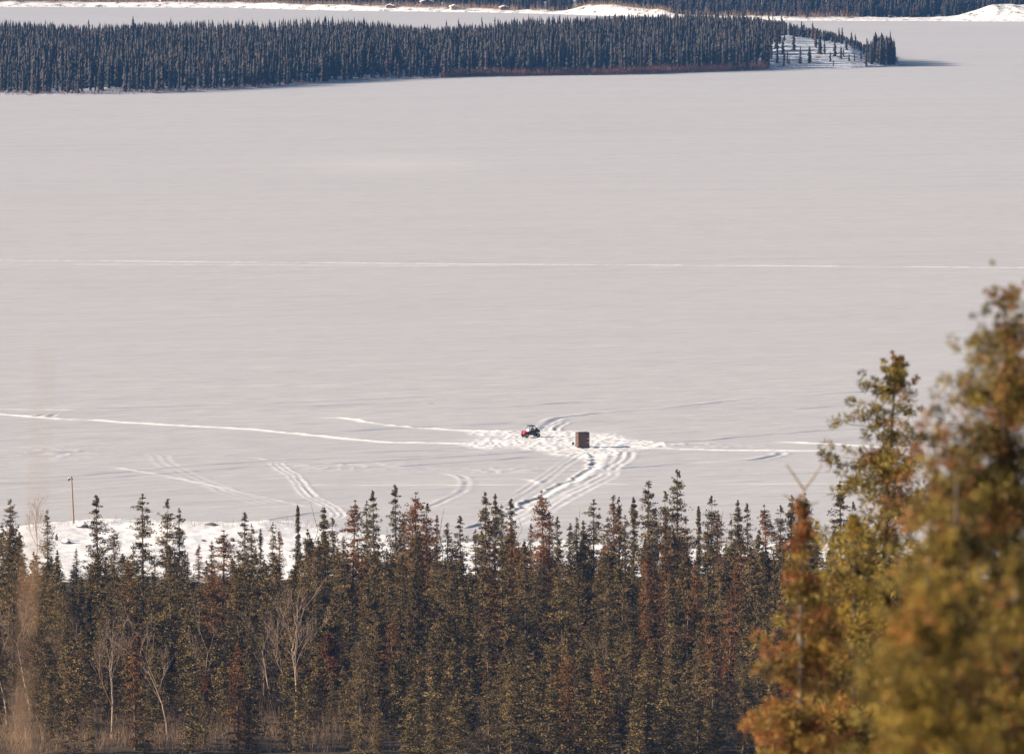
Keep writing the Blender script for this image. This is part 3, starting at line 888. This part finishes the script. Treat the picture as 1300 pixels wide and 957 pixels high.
boulder(104, 678, 905, (.8, .55, .5), 'snow-capped grey boulder just right of the wooden pole foot', 1)
boulder(84, 690, 895, (.6, .5, .4), 'small snow-capped boulder in the bank below the wooden pole', 2)
boulder(130, 690, 895, (.5, .5, .35), 'little boulder half buried in snow right of the pole', 3)
boulder(268, 676, 905, (.8, .5, .3), 'flat dark boulder on the crest of the bright snow bank', 4, False)
boulder(258, 688, 900, (.35, .3, .2), 'small dark stone in the bright bank below the flat dark boulder', 5, False)
boulder(295, 688, 900, (.3, .3, .35), 'small upright dark stone in the bank, right of the flat dark boulder', 6, False)
boulder(312, 680, 905, (.4, .35, .2), 'low dark stone on the bank crest behind the forest spruces', 7, False)
P = on_ground(71.5, 688, 1.5); st = link('tree_stump', None, loc=(P[0], P[1], float(land_h(P[0], P[1]))))
MB().tube([(0, 0, -.2), (.02, 0, .1), (.0, 0, .5), (.03, 0, .78)], [.24, .2, .18, .17], 9).build('trunk', M['bark'], st)
MB().tube([(.03, 0, .79), (.03, 0, .84), (.03, 0, .87)], [.19, .17, .08], 9).build('snow_cap', M['snow'], st)
tag(st, 'short dark stump standing in shore snow left of the wooden pole', 'stump')

# snow bank mounds in front of the pole side: part of the hill. utility pole
Pb = on_ground(93.6, 673, 1.7); gz = float(land_h(Pb[0], Pb[1]))
pole = link('wooden_pole', None, loc=(Pb[0], Pb[1], gz))
top = at(90.8, 607, Pb[1]); hh = top[2] - gz; dx = top[0] - Pb[0]
MB().tube([(0, 0, -.5), (0, 0, 0), (dx * .5, 0, hh * .5), (dx, 0, hh)], [.13, .125, .11, .09], 12).build('pole_shaft', M['pole'], pole, smooth=True)
MB().box((dx - .12, 0, hh - .12), (.62, .12, .12)).box((dx - .34, 0, hh - .24), (.16, .1, .2)).build('crossarm', M['darkmetal'], pole, bevel=.01)
MB().tube([(dx + .02, 0, hh - .02), (dx + .03, 0, hh + .12), (dx + .03, 0, hh + .22)], [.07, .09, .04], 8).build('cap', M['darkmetal'], pole)
MB().tube([(dx - .34, 0, hh - .06), (dx - .34, 0, hh + .03), (dx - .34, 0, hh + .1)], [.05, .07, .04], 8).build('insulator', M['lamp'], pole)
tag(pole, 'tall weathered orange-tan wooden pole with small dark crossarm on the shore', 'pole')

# ------------------------------------------------------------ off-road buggy (faces left)
P = on_ground(673.5, 555.5)
U = link('offroad_buggy', None, loc=(P[0], P[1], .08), rot=(0, 0, math.radians(24)), scale=(.92, .92, .92))
tag(U, 'red and black off-road buggy with roof and roll cage parked on the ice', 'buggy')
MB().prism([(-1.05, .38), (1.05, .38), (1.15, .55), (1.0, .72), (.55, .62), (-.45, .60), (-.75, .62), (-1.2, .55)], -.62, .62).build('chassis', M['black'], U, .03)
MB().prism([(-1.42, .55), (-.62, .55), (-.50, 1.02), (-.85, 1.04), (-1.32, .86), (-1.46, .70)], -.52, .52).build('hood', M['red'], U, .05)
for s in (-1, 1):
    MB().prism([(-1.40, .84), (-1.18, 1.0), (-.80, 1.0), (-.52, .82), (-.60, .76), (-.82, .90), (-1.15, .90), (-1.34, .76)], min(s * .50, s * .80), max(s * .50, s * .80)).build('fender', M['red'], U, .02)
    MB().prism([(.72, .84), (.86, 1.0), (1.28, 1.0), (1.46, .82), (1.38, .78), (1.22, .92), (.92, .92), (.80, .78)], min(s * .50, s * .78), max(s * .50, s * .78)).build('fender', M['black'], U, .02)
    MB().prism([(-.52, .50), (.55, .50), (.62, .80), (.30, .92), (-.30, .84), (-.50, 1.0)], s * .66 - .02, s * .66 + .02).build('door', M['black'], U, .01)
    hl = MB().prism([(-1.44, .74), (-1.30, .86), (-1.20, .88), (-1.30, .74)], s * .40 - .11, s * .40 + .11).build('headlight', M['lamp'], U, .01)
    MB().box((.02, s * .3, .86), (.5, .46, .16)).box((.28, s * .3, 1.12), (.14, .44, .62), (0, .18, 0)).box((.34, s * .3, 1.46), (.1, .24, .16)).build('seat', M['seat'], U, .03)
MB().prism([(.62, .78), (1.40, .78), (1.44, 1.12), (1.38, 1.12), (1.34, .86), (.68, .86), (.66, 1.10), (.60, 1.10)], -.62, .62).box((1.0, -.6, .96), (.78, .04, .3)).box((1.0, .6, .96), (.78, .04, .3)).build('cargo_bed', M['black'], U, .02)
MB().box((1.02, -.1, 1.10), (.6, .7, .42), (0, 0, .1), (.85, .85)).box((1.22, .3, 1.22), (.28, .3, .55), (0, .1, 0), (.8, .9)).build('cargo', M['cargo'], U, .06)
cg = MB()
for s in (-1, 1):
    cg.tube([(-.62, s * .60, .95), (-.30, s * .56, 1.70), (-.18, s * .55, 1.80), (.45, s * .55, 1.82), (.58, s * .56, 1.74), (.66, s * .60, 1.0)], .035, 8)
    cg.tube([(.60, s * .56, 1.70), (1.12, s * .58, 1.08)], .03, 8)
    cg.tube([(.10, s * .60, .85), (.12, s * .55, 1.80)], .028, 8)
for (x, z) in ((-.28, 1.71), (.56, 1.74), (.62, 1.2)): cg.tube([(x, -.56, z), (x, .56, z)], .03, 8)
cg.build('roll_cage', M['black'], U)
MB().prism([(-.40, 1.83), (.62, 1.86), (.66, 1.90), (.5, 1.93), (-.30, 1.91), (-.42, 1.87)], -.64, .64).build('roof', M['black'], U, .02)
MB().prism([(-.56, 1.02), (-.53, 1.02), (-.42, 1.30), (-.45, 1.30)], -.52, .52).build('windshield', M['lamp'], U)
MB().tube([(-.30 + .03 * math.cos(t), .3 + .17 * math.cos(t), 1.12 + .17 * math.sin(t)) for t in [i * math.pi / 6 for i in range(13)]], .018, 6).tube([(-.48, .3, 1.0), (-.30, .3, 1.12)], .02, 6).build('steering_wheel', M['black'], U)
MB().tube([(-1.48, -.40, .50), (-1.56, -.34, .62), (-1.56, .34, .62), (-1.48, .40, .50)], .03, 8).tube([(-1.56, -.2, .62), (-1.50, -.2, .82), (-1.50, .2, .82), (-1.56, .2, .62)], .025, 8).build('bumper', M['black'], U)
for sx in (-.98, 1.08):
    for s in (-1, 1):
        y = s * .66; tm = MB(); n = 28; prof = [(-.14, .21), (-.14, .28), (-.10, .335), (0, .35), (.10, .335), (.14, .28), (.14, .21)]
        for i in range(n):
            t = 2 * math.pi * i / n; lug = .016 if i % 2 else -.006
            for (yy, rd) in prof:
                q = rd + (lug if rd > .3 else 0); tm.v.append((sx + q * math.cos(t), y + yy, .35 + q * math.sin(t)))
        k = len(prof)
        for i in range(n):
            for j in range(k - 1):
                a = i * k + j; b = ((i + 1) % n) * k + j; tm.f.append([a, b, b + 1, a + 1])
        wh = tm.build('wheel', M['rubber'], U)
        rm = MB().tube([(sx, y - .10, .35), (sx, y + .10, .35)], .215, 20)
        for i in range(6):
            t = i * math.pi / 3; rm.box((sx + .11 * math.cos(t), y + s * .11, .35 + .11 * math.sin(t)), (.2, .02, .045), (0, -t, 0))
        rm.build('rim', M['rim'], wh)
    MB().tube([(sx, -.6, .36), (sx, .6, .36)], .035, 6).tube([(sx, -.55, .4), (sx + .02, -.42, .8)], .03, 6).tube([(sx, .55, .4), (sx + .02, .42, .8)], .03, 6).build('axle', M['darkmetal'], U)

# ------------------------------------------------------------ ice fishing hut
P = on_ground(739.5, 568.5)
Hh = link('ice_fishing_hut', None, loc=(P[0], P[1], .06), rot=(0, 0, math.radians(15)))
tag(Hh, 'small upright box-shaped brown plywood fishing hut standing on the ice', 'hut')
W_, Dp, Ht = 1.66, 1.55, 2.08
MB().box((0, 0, .12 + Ht / 2), (W_, Dp, Ht)).build('wall', M['ply'], Hh, .01)
MB().box((-.0, -Dp / 2 - .012, .12 + Ht / 2), (W_ - .02, .02, Ht - .03)).build('front_panel', M['plyfront'], Hh)
dr = MB().box((.12, -Dp / 2 - .04, 1.12), (.78, .03, 1.72)).build('door', M['plyfront'], Hh, .004)
hm = MB().box((.44, -Dp / 2 - .07, 1.1), (.05, .05, .16)); hm.build('handle', M['darkmetal'], dr)
for z in (.78, 1.36):
    MB().box((.62, -Dp / 2 - .045, z), (.20, .03, .12)).build('hinge', M['white'], Hh)
tm = MB()
for sx in (-1, 1): tm.box((sx * (W_ / 2 - .03), -Dp / 2 - .035, .12 + Ht / 2), (.07, .025, Ht - .04))
tm.box((-.34, -Dp / 2 - .035, 1.1), (.06, .022, 1.9)); tm.box((0, -Dp / 2 - .036, 2.12), (W_ - .16, .02, .07))
for yy in (-Dp / 2 + .06, 0, Dp / 2 - .06): tm.box((-W_ / 2 - .02, yy, .12 + Ht / 2), (.035, .08, Ht - .05))
tm.build('trim_boards', M['trim'], Hh)
MB().prism([(-W_ / 2 - .07, 2.20), (W_ / 2 + .07, 2.215), (W_ / 2 + .07, 2.26), (-W_ / 2 - .07, 2.25)], -Dp / 2 - .1, Dp / 2 + .1).build('roof', M['darkmetal'], Hh, .008)
for yy in (-.6, .6): MB().prism([(-W_ / 2 - .25, .14), (-W_ / 2 - .12, .0), (W_ / 2 + .12, .0), (W_ / 2 + .25, .14), (W_ / 2, .14), (-W_ / 2, .14)], yy - .06, yy + .06).build('runner', M['darkmetal'], Hh)
MB().box((-W_ / 2 - .045, 0.05, 1.5), (.02, .34, .3)).build('window', M['glass'], Hh)
P = on_ground(727.5, 566)
bk = link('bucket', None, loc=(P[0], P[1], .18)); bm_ = MB()
bm_.tube([(0, 0, 0), (0, 0, .34), (0, 0, .36)], [.14, .17, .18], 16).build('bucket_body', M['darkmetal'], bk)
MB().tube([(.17 * math.cos(t), 0, .34 + .15 * math.sin(t)) for t in [i * math.pi / 8 for i in range(9)]], .012, 5).build('handle', M['rim'], bk)
tag(bk, 'small dark bucket on trampled snow just left of the fishing hut', 'bucket')

# ------------------------------------------------------------ wooded point across the ice
ipx = np.array([-700, -200, 0, 100, 200, 330, 420, 520, 600, 800, 960, 1000, 1080, 1120, 1140], float)
ipy = np.array([122, 122, 121.5, 121.5, 119.5, 113, 105, 101, 98, 95.5, 90, 88, 87, 85.5, 84], float)
front = np.array([on_ground(a, b)[:2] for a, b in zip(ipx, ipy)])
idep = np.interp(ipx, [-700, 0, 550, 700, 900, 1040, 1105, 1140], [420, 400, 260, 320, 340, 230, 110, 14])
ihm = np.interp(ipx, [-700, 0, 300, 560, 700, 930, 985, 1030, 1060, 1100, 1122, 1140], [6, 6, 6, 2.5, 4, 6.5, 9.3, 9.8, 8.4, 3.6, 1.0, .5])
iu = np.arange(-700, 1140.1, 4.0); iv = np.linspace(-.03, 1.0, 70) ** 1.0
iv = np.concatenate([[-.02], np.linspace(0, 1, 70) ** 1.3, [1.03]])


def island(u, v):
    fx = np.interp(u, ipx, front[:, 0]); fy = np.interp(u, ipx, front[:, 1]); d = np.interp(u, ipx, idep); hm_ = np.interp(u, ipx, ihm)
    X = fx * (1 + d * v / fy * .9); Y = fy + d * v
    k = sstep(940, 1000, u) * (1 - sstep(1110, 1135, u))
    prof = (1 - k) * sstep(0, .55, v) + k * sstep(-.02, .28, v)
    h = hm_ * prof * (1 - sstep(.7, 1.0, v)) + .5 * sstep(0, .02, v) * (1 - sstep(.97, 1, v)) + ((fbm(X * .06, Y * .05, 21) - .5) * 1.6 + (vnoise(X * .022 + 40, Y * .016, 23) - .5) * 5.5 * (1 - k) * sstep(.02, .25, v)) * sstep(0, .1, v) * (1 - sstep(.85, 1, v))
    h = np.where((v < 0) | (v > 1), -1.0, h)
    return X, Y, h


IU, IV = np.meshgrid(iu, iv)
X, Y, Hh_ = island(IU, IV)
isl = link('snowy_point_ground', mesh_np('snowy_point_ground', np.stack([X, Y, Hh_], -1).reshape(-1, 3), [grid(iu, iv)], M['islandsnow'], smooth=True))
tag(isl, kind='structure')


def far_tree_mesh(name, P, H, R, matn, seed, nt=54, matname=None):
    """many ragged narrow conifers in one mesh; P base points"""
    r = np.random.RandomState(seed); n = len(P)
    lv = (np.arange(nt) / nt)[None, :].repeat(n, 0)
    z = .06 + .9 * lv + r.normal(0, .01, (n, nt)); d = 1 - z
    az = r.rand(n, nt) * 2 * math.pi
    rad = R[:, None] * (.12 + 1.0 * (1 - np.exp(-d * 3.2))) * (.55 + .7 * r.rand(n, nt))
    wz = H[:, None] * (.055 + .05 * r.rand(n, nt))
    c = P[:, None, :] + np.stack([0 * z, 0 * z, z * H[:, None]], -1)
    dr_ = np.stack([np.cos(az), np.sin(az), 0 * az], -1); la = np.stack([-np.sin(az), np.cos(az), 0 * az], -1)
    tip = c + dr_ * rad[..., None] + np.stack([0 * z, 0 * z, -wz * .6], -1)
    a = c + np.stack([0 * z, 0 * z, wz], -1); b1 = c + la * (rad * .55)[..., None] + dr_ * (rad * .25)[..., None] + np.stack([0 * z, 0 * z, -wz * .5], -1)
    b2 = c - la * (rad * .55)[..., None] + dr_ * (rad * .25)[..., None] + np.stack([0 * z, 0 * z, -wz * .5], -1)
    V = np.stack([a, b1, tip, b2], 2).reshape(-1, 3)
    k = np.arange(n * nt)[:, None] * 4
    Fq = np.concatenate([k + [0, 1, 2], k + [0, 2, 3]])
    ti = np.clip(r.rand(n)[:, None] * .7 + r.rand(n, nt) * .3, 0, 1).ravel(); ru = ((r.rand(n) < .15)[:, None] * np.ones((n, nt)) * .7).ravel()
    # leader + stem
    m = np.arange(n)
    s = .05
    V2 = np.stack([P + [s * 2, 0, 0], P + [-s, s * 1.7, 0], P + [-s, -s * 1.7, 0], P + np.stack([0 * H, 0 * H, H], 1)], 1).reshape(-1, 3)
    k2 = len(V) + m[:, None] * 4
    F2 = np.concatenate([k2 + [0, 1, 3], k2 + [1, 2, 3], k2 + [2, 0, 3]])
    return mesh_np(name, np.vstack([V, V2]), [np.vstack([Fq, F2])], M[matn], fattr={'tint': np.concatenate([ti, ti, np.zeros(3 * n)]), 'rust': np.concatenate([ru, ru, np.zeros(3 * n)])})


r = np.random.RandomState(77)
N_ = 13500
u = r.uniform(-420, 1136, N_); v = r.rand(N_) ** .85 * .97 + .012
front_keep = np.ones(N_, bool)
bare_slope = (v < .25) & (u < 1112) & (r.rand(N_) < sstep(958, 1012, u + 30 * (vnoise(u * .08, v * 14, 61) - .5)) * 1.02) & (r.rand(N_) > sstep(1094, 1112, u))
low = sstep(955, 990, u) * (1 - sstep(1095, 1112, u))
front_keep &= ~bare_slope
front_keep &= ~((u > 1100) & (r.rand(N_) < .3))
u, v = u[front_keep], v[front_keep]
X, Y, Zt = island(u, v)
Hs = 6.6 + 6.0 * fbm(X * .03, Y * .03, 33) + r.normal(0, 1.7, len(X)) - 2.5 * sstep(.12, 0, v) * (u < 560)
Hs = np.where(r.rand(len(X)) < .06, Hs + 2.5, Hs)
Hs = np.where((u > 985) & (u < 1100), Hs * .62, Hs)
# the crown line of the point dips and climbs as the stand gets younger and older
skl = np.interp(to_px(X, Y, Zt)[0], [-100, 0, 60, 100, 200, 300, 400, 450, 500, 550, 600, 650, 700, 800, 900, 960, 1000, 1040, 1080, 1105, 1120, 1137], [27, 26, 31, 34, 31, 26, 21, 24, 31, 37, 34, 26, 23, 21, 19, 24, 31, 39, 50, 60, 59, 66])
skl = skl + 5 * (fbm(X * .09, Y * .01, 58) - .5) - 14 * sstep(1100, 1110, to_px(X, Y, Zt)[0])
Hs = np.minimum(Hs, (CAM_H - (skl + r.exponential(8, len(X)) - 5 - 9 * (r.rand(len(X)) < .04) + 245) * Y / F) - Zt)
kk = Hs > 2.0
X, Y, Zt, Hs = X[kk], Y[kk], Zt[kk], Hs[kk]
Hs = np.clip(Hs, 2, 15)
fo = link('spruce_forest', far_tree_mesh('spruce_forest', np.stack([X, Y, Zt - .2], 1), Hs, .45 + .045 * Hs * (0.6 + .8 * r.rand(len(X))), 'farfoliage', 5, 42))
tag(fo, 'dense dark spruce forest covering the wooded point across the ice', 'forest', kind='stuff')
# countable small spruces on the snowy slope and at the end of the point
one = [far_tree_mesh('crown', np.zeros((1, 3)), np.array([10.0]), np.array([1.15 + .1 * k]), 'farfoliage', 900 + k, 70) for k in range(4)]
tkm = bpy.data.meshes.new('trunk'); q = MB().tube([(0, 0, -.3), (0, 0, 3), (0, 0, 9)], [.14, .1, .03], 6); tkm.from_pydata(q.v, [], q.f); tkm.materials.append(M['bark'])


def far_single(px, v_, H, lab, grp, wd=1):
    X, Y, z_ = island(np.array([px], float), np.array([v_]))
    e = link('spruce_tree', None, loc=(X[0], Y[0], z_[0] - .1), rot=(0, 0, rr.random() * 6), scale=(H / 10 * wd, H / 10 * wd, H / 10))
    link('crown', one[rr.randrange(4)], e); link('trunk', tkm, e)
    tag(e, lab, 'spruce', grp)


SL = [(1016, .045, 6.5), (1028, .05, 6.5), (1002, .03, 3), (1041, .13, 7.5), (1047, .13, 5), (1054, .07, 4), (1060, .12, 6), (1068, .10, 5), (1071, .12, 3.5), (1078, .08, 3), (1085, .09, 3), (1058, .02, 2.2), (1093, .12, 3.5), (1036, .18, 7), (1075, .2, 4.5), (994, .12, 6), (1008, .14, 6.5), (987, .05, 5)]
SL.sort()
for i, (a, b, h) in enumerate(SL):
    far_single(a, b, h, f"{ORD[i]} small spruce from the left on the blue-shaded snowy slope of the point", 'small spruces on the snowy slope', 1.15)
TP = [(1106, .25, 6), (1112, .4, 9.5), (1116, .15, 8.5), (1120, .5, 10), (1125, .3, 9), (1129, .5, 7.5), (1134, .4, 7)]
for i, (a, b, h) in enumerate(TP):
    far_single(a, b, h, f"{ORD[len(TP) - 1 - i]} spruce inward from the right-hand end of the wooded point", 'spruces at the end of the point', 1.1)


def izone(u0, u1, v0, v1):
    def fn(r, n):
        u_ = u0 + (u1 - u0) * r.rand(n); v_ = v0 + (v1 - v0) * r.rand(n); X, Y, z_ = island(u_, v_)
        return np.stack([X, Y, z_ - .1], 1)
    return fn


brush('willow_thicket', 9000, izone(560, 975, .004, .04), 'willow', (1.0, 3.0), 'reddish willow brush along the front shore of the wooded point', 8, .045, .3)
brush('shore_willow', 2500, izone(-100, 560, .004, .03), 'willow', (.5, 1.8), 'low brown brush along the left shore of the wooded point', 9, .04, .3)
brush('point_brush', 120, izone(1133, 1140, .1, .8), 'willow', (.8, 2.2), 'bare brush at the very end of the wooded point', 10, .03, .4)

# ------------------------------------------------------------ far shore
fpx = np.array([-1500, -200, 100, 300, 440, 600, 700, 800, 900, 1000, 1100, 1300, 2600], float)
fpy = np.array([9, 9, 9.5, 10.5, 14, 16, 18, 21, 24, 26.5, 27, 27.5, 28], float)
fs = np.array([on_ground(a, b)[:2] for a, b in zip(fpx, fpy)])
fu = np.arange(-1500, 2601, 5.0); fv = np.concatenate([[-8], np.arange(0, 60, 2.0), np.arange(60, 400, 15), np.geomspace(400, 3500, 14)])


def farland(u, d):
    fx = np.interp(u, fpx, fs[:, 0]); fy = np.interp(u, fpx, fs[:, 1]); X = fx * (1 + d / fy); Y = fy + d
    h = .6 * sstep(0, 3, d) + .9 * sstep(3, 14, d) * (fbm(X * .12, Y * .1, 41) > 0) * fbm(X * .10, Y * .08, 42) * 1.6 + 10 * sstep(30, 450, d) + 85 * sstep(400, 3300, d) * (.5 + .6 * fbm(X * .0012, Y * .0012, 44))
    g = lambda c, w_, hh_, dc, dw: hh_ * np.exp(-((u - c) / w_) ** 2 - ((d - dc) / dw) ** 2)
    # snowy rock outcrops
    h = h + (g(772, 26, 2.4, 16, 12) + g(745, 20, 1.8, 12, 9) + g(806, 26, 1.6, 16, 12) + g(838, 12, 1.8, 14, 8) + g(1300, 42, 5.8, 20, 14) + g(1245, 30, 2.6, 12, 9) + g(1262, 14, 1.6, 14, 7)) * (.75 + .5 * fbm(X * .15, Y * .15, 45))
    h = h + 1.1 * sstep(2, 8, d) * (1 - sstep(12, 24, d)) * (1 - sstep(420, 640, u)) * (.4 + fbm(X * .14, Y * .1, 47))
    return X, Y, np.where(d < 0, -1, h)


FU, FV = np.meshgrid(fu, fv)
X, Y, Hf = farland(FU, FV)
far = link('far_shore_hills', mesh_np('far_shore_hills', np.stack([X, Y, Hf], -1).reshape(-1, 3), [grid(fu, fv)], M['outcrop'], smooth=True))
tag(far, kind='structure')
N_ = 9000
u = r.uniform(-350, 1650, N_); d = 12 + 420 * r.rand(N_) ** 1.5
oc = np.exp(-((u - 790) / 62) ** 2 * 1.0) * (d < 32) + (np.exp(-((u - 1285) / 62) ** 2)) * (d < 36)
k = (oc < .35) & ~((u < 640) & (d < 22)) & ~((u > 525) & (u < 560) & (d < 34))
u, d = u[k], d[k]; X, Y, z_ = farland(u, d)
Hs = 8 + 5 * fbm(X * .02, Y * .02, 55) + r.normal(0, 1.3, len(X)); Hs = np.clip(Hs, 4, 15) * (.6 + .4 * sstep(10, 50, d))
ff = link('far_forest', far_tree_mesh('far_forest', np.stack([X, Y, z_ - .2], 1), Hs, .8 + .06 * Hs, 'farfoliage', 15, 40))
tag(ff, 'hazy blue spruce forest beyond the far shore along the top of the photo', 'forest', kind='stuff')


def fzone(u0, u1, d0, d1):
    def fn(r, n):
        X, Y, z_ = farland(u0 + (u1 - u0) * r.rand(n), d0 + (d1 - d0) * r.rand(n)); return np.stack([X, Y, z_ - .1], 1)
    return fn


brush('far_shore_brush', 9000, fzone(-100, 1090, 8, 30), 'drygrass', (1.0, 3.4), 'pale bare brush along the far shore', 12, .05, .3)


def cabin(px, d, w_, dp, h, wallm, lab, stilts=0, rz=.2):
    X, Y, z_ = farland(np.array([px], float), np.array([float(d)])); e = link('lake_cabin', None, loc=(X[0], Y[0], z_[0] - .15), rot=(0, 0, rz))
    b0 = stilts
    MB().box((0, 0, b0 + h / 2), (w_, dp, h)).build('wall', M[wallm], e)
    rf = MB().prism([(-w_ / 2 - .4, b0 + h - .05), (0, b0 + h + w_ * .18), (w_ / 2 + .4, b0 + h - .05), (w_ / 2 + .4, b0 + h + .2), (0, b0 + h + w_ * .18 + .28), (-w_ / 2 - .4, b0 + h + .2)], -dp / 2 - .4, dp / 2 + .4).build('roof', M['snow'], e)
    MB().box((w_ * .2, dp * .1, b0 + h + w_ * .2 + .3), (.4, .4, 1.0)).build('chimney', M['darkmetal'], rf)
    for sx in (-.28, .28):
        wn = MB().box((sx * w_, -dp / 2 - .03, b0 + h * .55), (w_ * .2, .06, h * .35)).build('window', M['glass'], e)
    MB().box((0, -dp / 2 - .04, b0 + h * .4), (w_ * .13, .07, h * .75)).build('door', M['trim'], e)
    if stilts:
        for sx in (-1, 1):
            for sy in (-1, 1): MB().tube([(sx * (w_ / 2 - .2), sy * (dp / 2 - .2), -.5), (sx * (w_ / 2 - .2), sy * (dp / 2 - .2), b0)], .12, 6).build('stilt', M['cabin'], e)
    tag(e, lab, 'cabin', 'cabins on the far shore')


cabin(542, 14, 5.4, 4, 1.6, 'cabin', 'dark far-shore cabin on stilts under a flat white snowy roof', 1.2, .12)
cabin(577, 7, 3.6, 3, 1.5, 'cabinpale', 'small pale far-shore cabin right of the one on stilts', 0, .2)
cabin(496, 8, 3.4, 3, 1.2, 'cabin', 'low dark far-shore cabin left of the one on stilts', 0, -.2)
cabin(209, 16, 4.6, 4, 2.4, 'cabinpale', 'pinkish far-shore cabin at the top edge, leftmost of all cabins', 0, .3)
cabin(233, 18, 4.2, 4, 2.2, 'cabinpale', 'pinkish far-shore cabin just right of the leftmost one', 0, -.1)
cabin(640, 12, 3.2, 3, 1.3, 'cabin', 'tiny brown far-shore cabin, rightmost of all cabins', 0, .2)

# ------------------------------------------------------------ close spruces on the hill, out of focus
def close_tree(x, y, D, seed, R, grow, dens, lab, color=(1, 1, 1), rust=.2, leaf=.05, topd=3.0, name='spruce_tree', lean=0, gap=.3, clump=.06, k=10, tilt=0, tipw=.03, slim=.3, radial=1.8):
    P = at(x, y, D); gz = float(land_h(P[0], D)); H = P[2] - gz
    c, t = spruce_meshes(seed, H=H, R=R, grow=grow, dens=dens, leaf=leaf, k=k, rust_top=rust, gap=gap, base=.12, mats=('nearfoliage', 'bark'), tipw=tipw, lean=lean, clump=clump, top_detail=topd, slim=slim, radial=radial)
    e = link(name, None, loc=(P[0] - math.sin(tilt) * H, D, gz), rot=(0, tilt, 0))
    cr = link('crown', c, e); cr.color = (*color, 1); link('trunk', t, e)
    tag(e, lab, 'spruce', 'close spruces on the hillside')
    return e


close_tree(1150, 452, 80, 801, 1.15, .58, 34, 'sharpest of the close spruces, ragged top full of gaps', (1, 1.05, .9), .15, .075, 5.6, lean=.25, gap=.4, clump=.13, k=48, tilt=.05, slim=.075, tipw=.08)
close_tree(1276, 368, 38, 802, .55, .40, 46, 'tallest blurred close spruce at the right edge with red-brown cones', (1, 1.05, 1), .25, .04, 2.8, gap=.3, k=48, slim=.075, tipw=.07)
close_tree(1215, 585, 30, 803, .40, .45, 42, 'blurred olive close spruce left of the tallest blurred one', (1, 1, .8), .14, .035, 1.5, gap=.3, k=48, slim=.075)
close_tree(1180, 690, 26, 804, .36, .6, 46, 'most blurred yellow-olive close spruce, low at lower right', (1.2, 1.15, .8), .06, .03, 1.2, gap=.2, k=48, slim=.075)
close_tree(1290, 700, 28, 805, .4, .6, 44, 'blurred olive close spruce in the lower right corner', (1.0, 1, .8), .12, .03, 1.2, gap=.2, k=48, slim=.075)
close_tree(1018, 640, 50, 806, .5, .30, 30, 'rust-orange blurred close spruce in front of the near forest', (1.1, .95, .75), .36, .05, 2.6, gap=.55, k=48, slim=.075)
close_tree(1085, 660, 66, 807, .8, .50, 24, 'golden-olive close spruce between the rust-orange one and the sharpest one', (1.2, 1.15, .85), .07, .07, 3.0, gap=.45, clump=.10, k=48, slim=.075)

# forked dead twig above the rust-orange spruce
P = at(1020, 700, 51); e = link('forked_sapling', None, loc=(P[0], 51, float(land_h(P[0], 51))))
g0 = e.location.z; L = lambda x, y: tuple(np.array(at(x, y, 51)) - np.array([P[0], 51, g0]))
MB().tube([(0, 0, -.2), L(1016, 760), L(1018, 690), L(1020, 622)], [.025, .016, .013, .012], 6).build('trunk', M['greywood'], e)
MB().tube([L(1020, 622), L(1008, 604), L(998, 590)], [.013, .011, .008], 6).build('branch', M['greywood'], e)
MB().tube([L(1020, 622), L(1032, 606), L(1043, 589)], [.013, .011, .008], 6).build('branch', M['greywood'], e)
MB().tube([L(1019, 650), L(1008, 636), L(994, 628)], [.01, .009, .006], 6).build('branch', M['greywood'], e)
MB().tube([L(1019, 655), L(1030, 640), L(1040, 637)], [.01, .009, .006], 6).build('branch', M['greywood'], e)
tag(e, 'blurred bare forked twig shaped like a Y above the rust-orange spruce', 'sapling')

# very close dry stem, a ghostly streak at the left
D0 = 9.0; P = at(30, 900, D0); e = link('dry_stalk', None, loc=(P[0], D0, float(land_h(P[0], D0))))
g0 = e.location.z; L = lambda x, y: tuple(np.array(at(x, y, D0)) - np.array([P[0], D0, g0]))
MB().tube([(0, 0, -.05), L(28, 900), L(36, 780), L(46, 650), L(52, 540), L(57, 445)], [.004, .003, .003, .002, .0016, .001], 6).build('stem', M['drygrass'], e)
sd = MB(); q = random.Random(4)
for i in range(36):
    y = q.uniform(690, 900); x = 30 + (900 - y) * .09 + q.gauss(0, 9); a = L(x, y)
    sd.tube([a, (a[0] + q.gauss(0, .004), a[1] + q.gauss(0, .01), a[2] + q.uniform(.008, .02))], [.0014, .0006], 4, cap=False)
sd.build('seed_head', M['drygrass'], e)
tag(e, 'extremely blurred tan dry stalk rising at the left edge of the photo', 'dry stalk')

# ------------------------------------------------------------ air
hz = bpy.data.materials.new('cold_air'); hz.use_nodes = True; N = hz.node_tree; N.nodes.remove(N.nodes['Principled BSDF'])
pv = nn(N, 'ShaderNodeVolumePrincipled'); pv.inputs['Color'].default_value = (.16, .44, 1, 1); pv.inputs['Density'].default_value = 4.4e-5; pv.inputs['Anisotropy'].default_value = .0
N.links.new(pv.outputs[0], N.nodes['Material Output'].inputs['Volume'])
MBh = MB().box((0, 4000, 56), (30000, 24000, 118)); hb = MBh.build('haze', hz); tag(hb, 'thin pale blue haze over the whole lake', 'haze', kind='stuff')
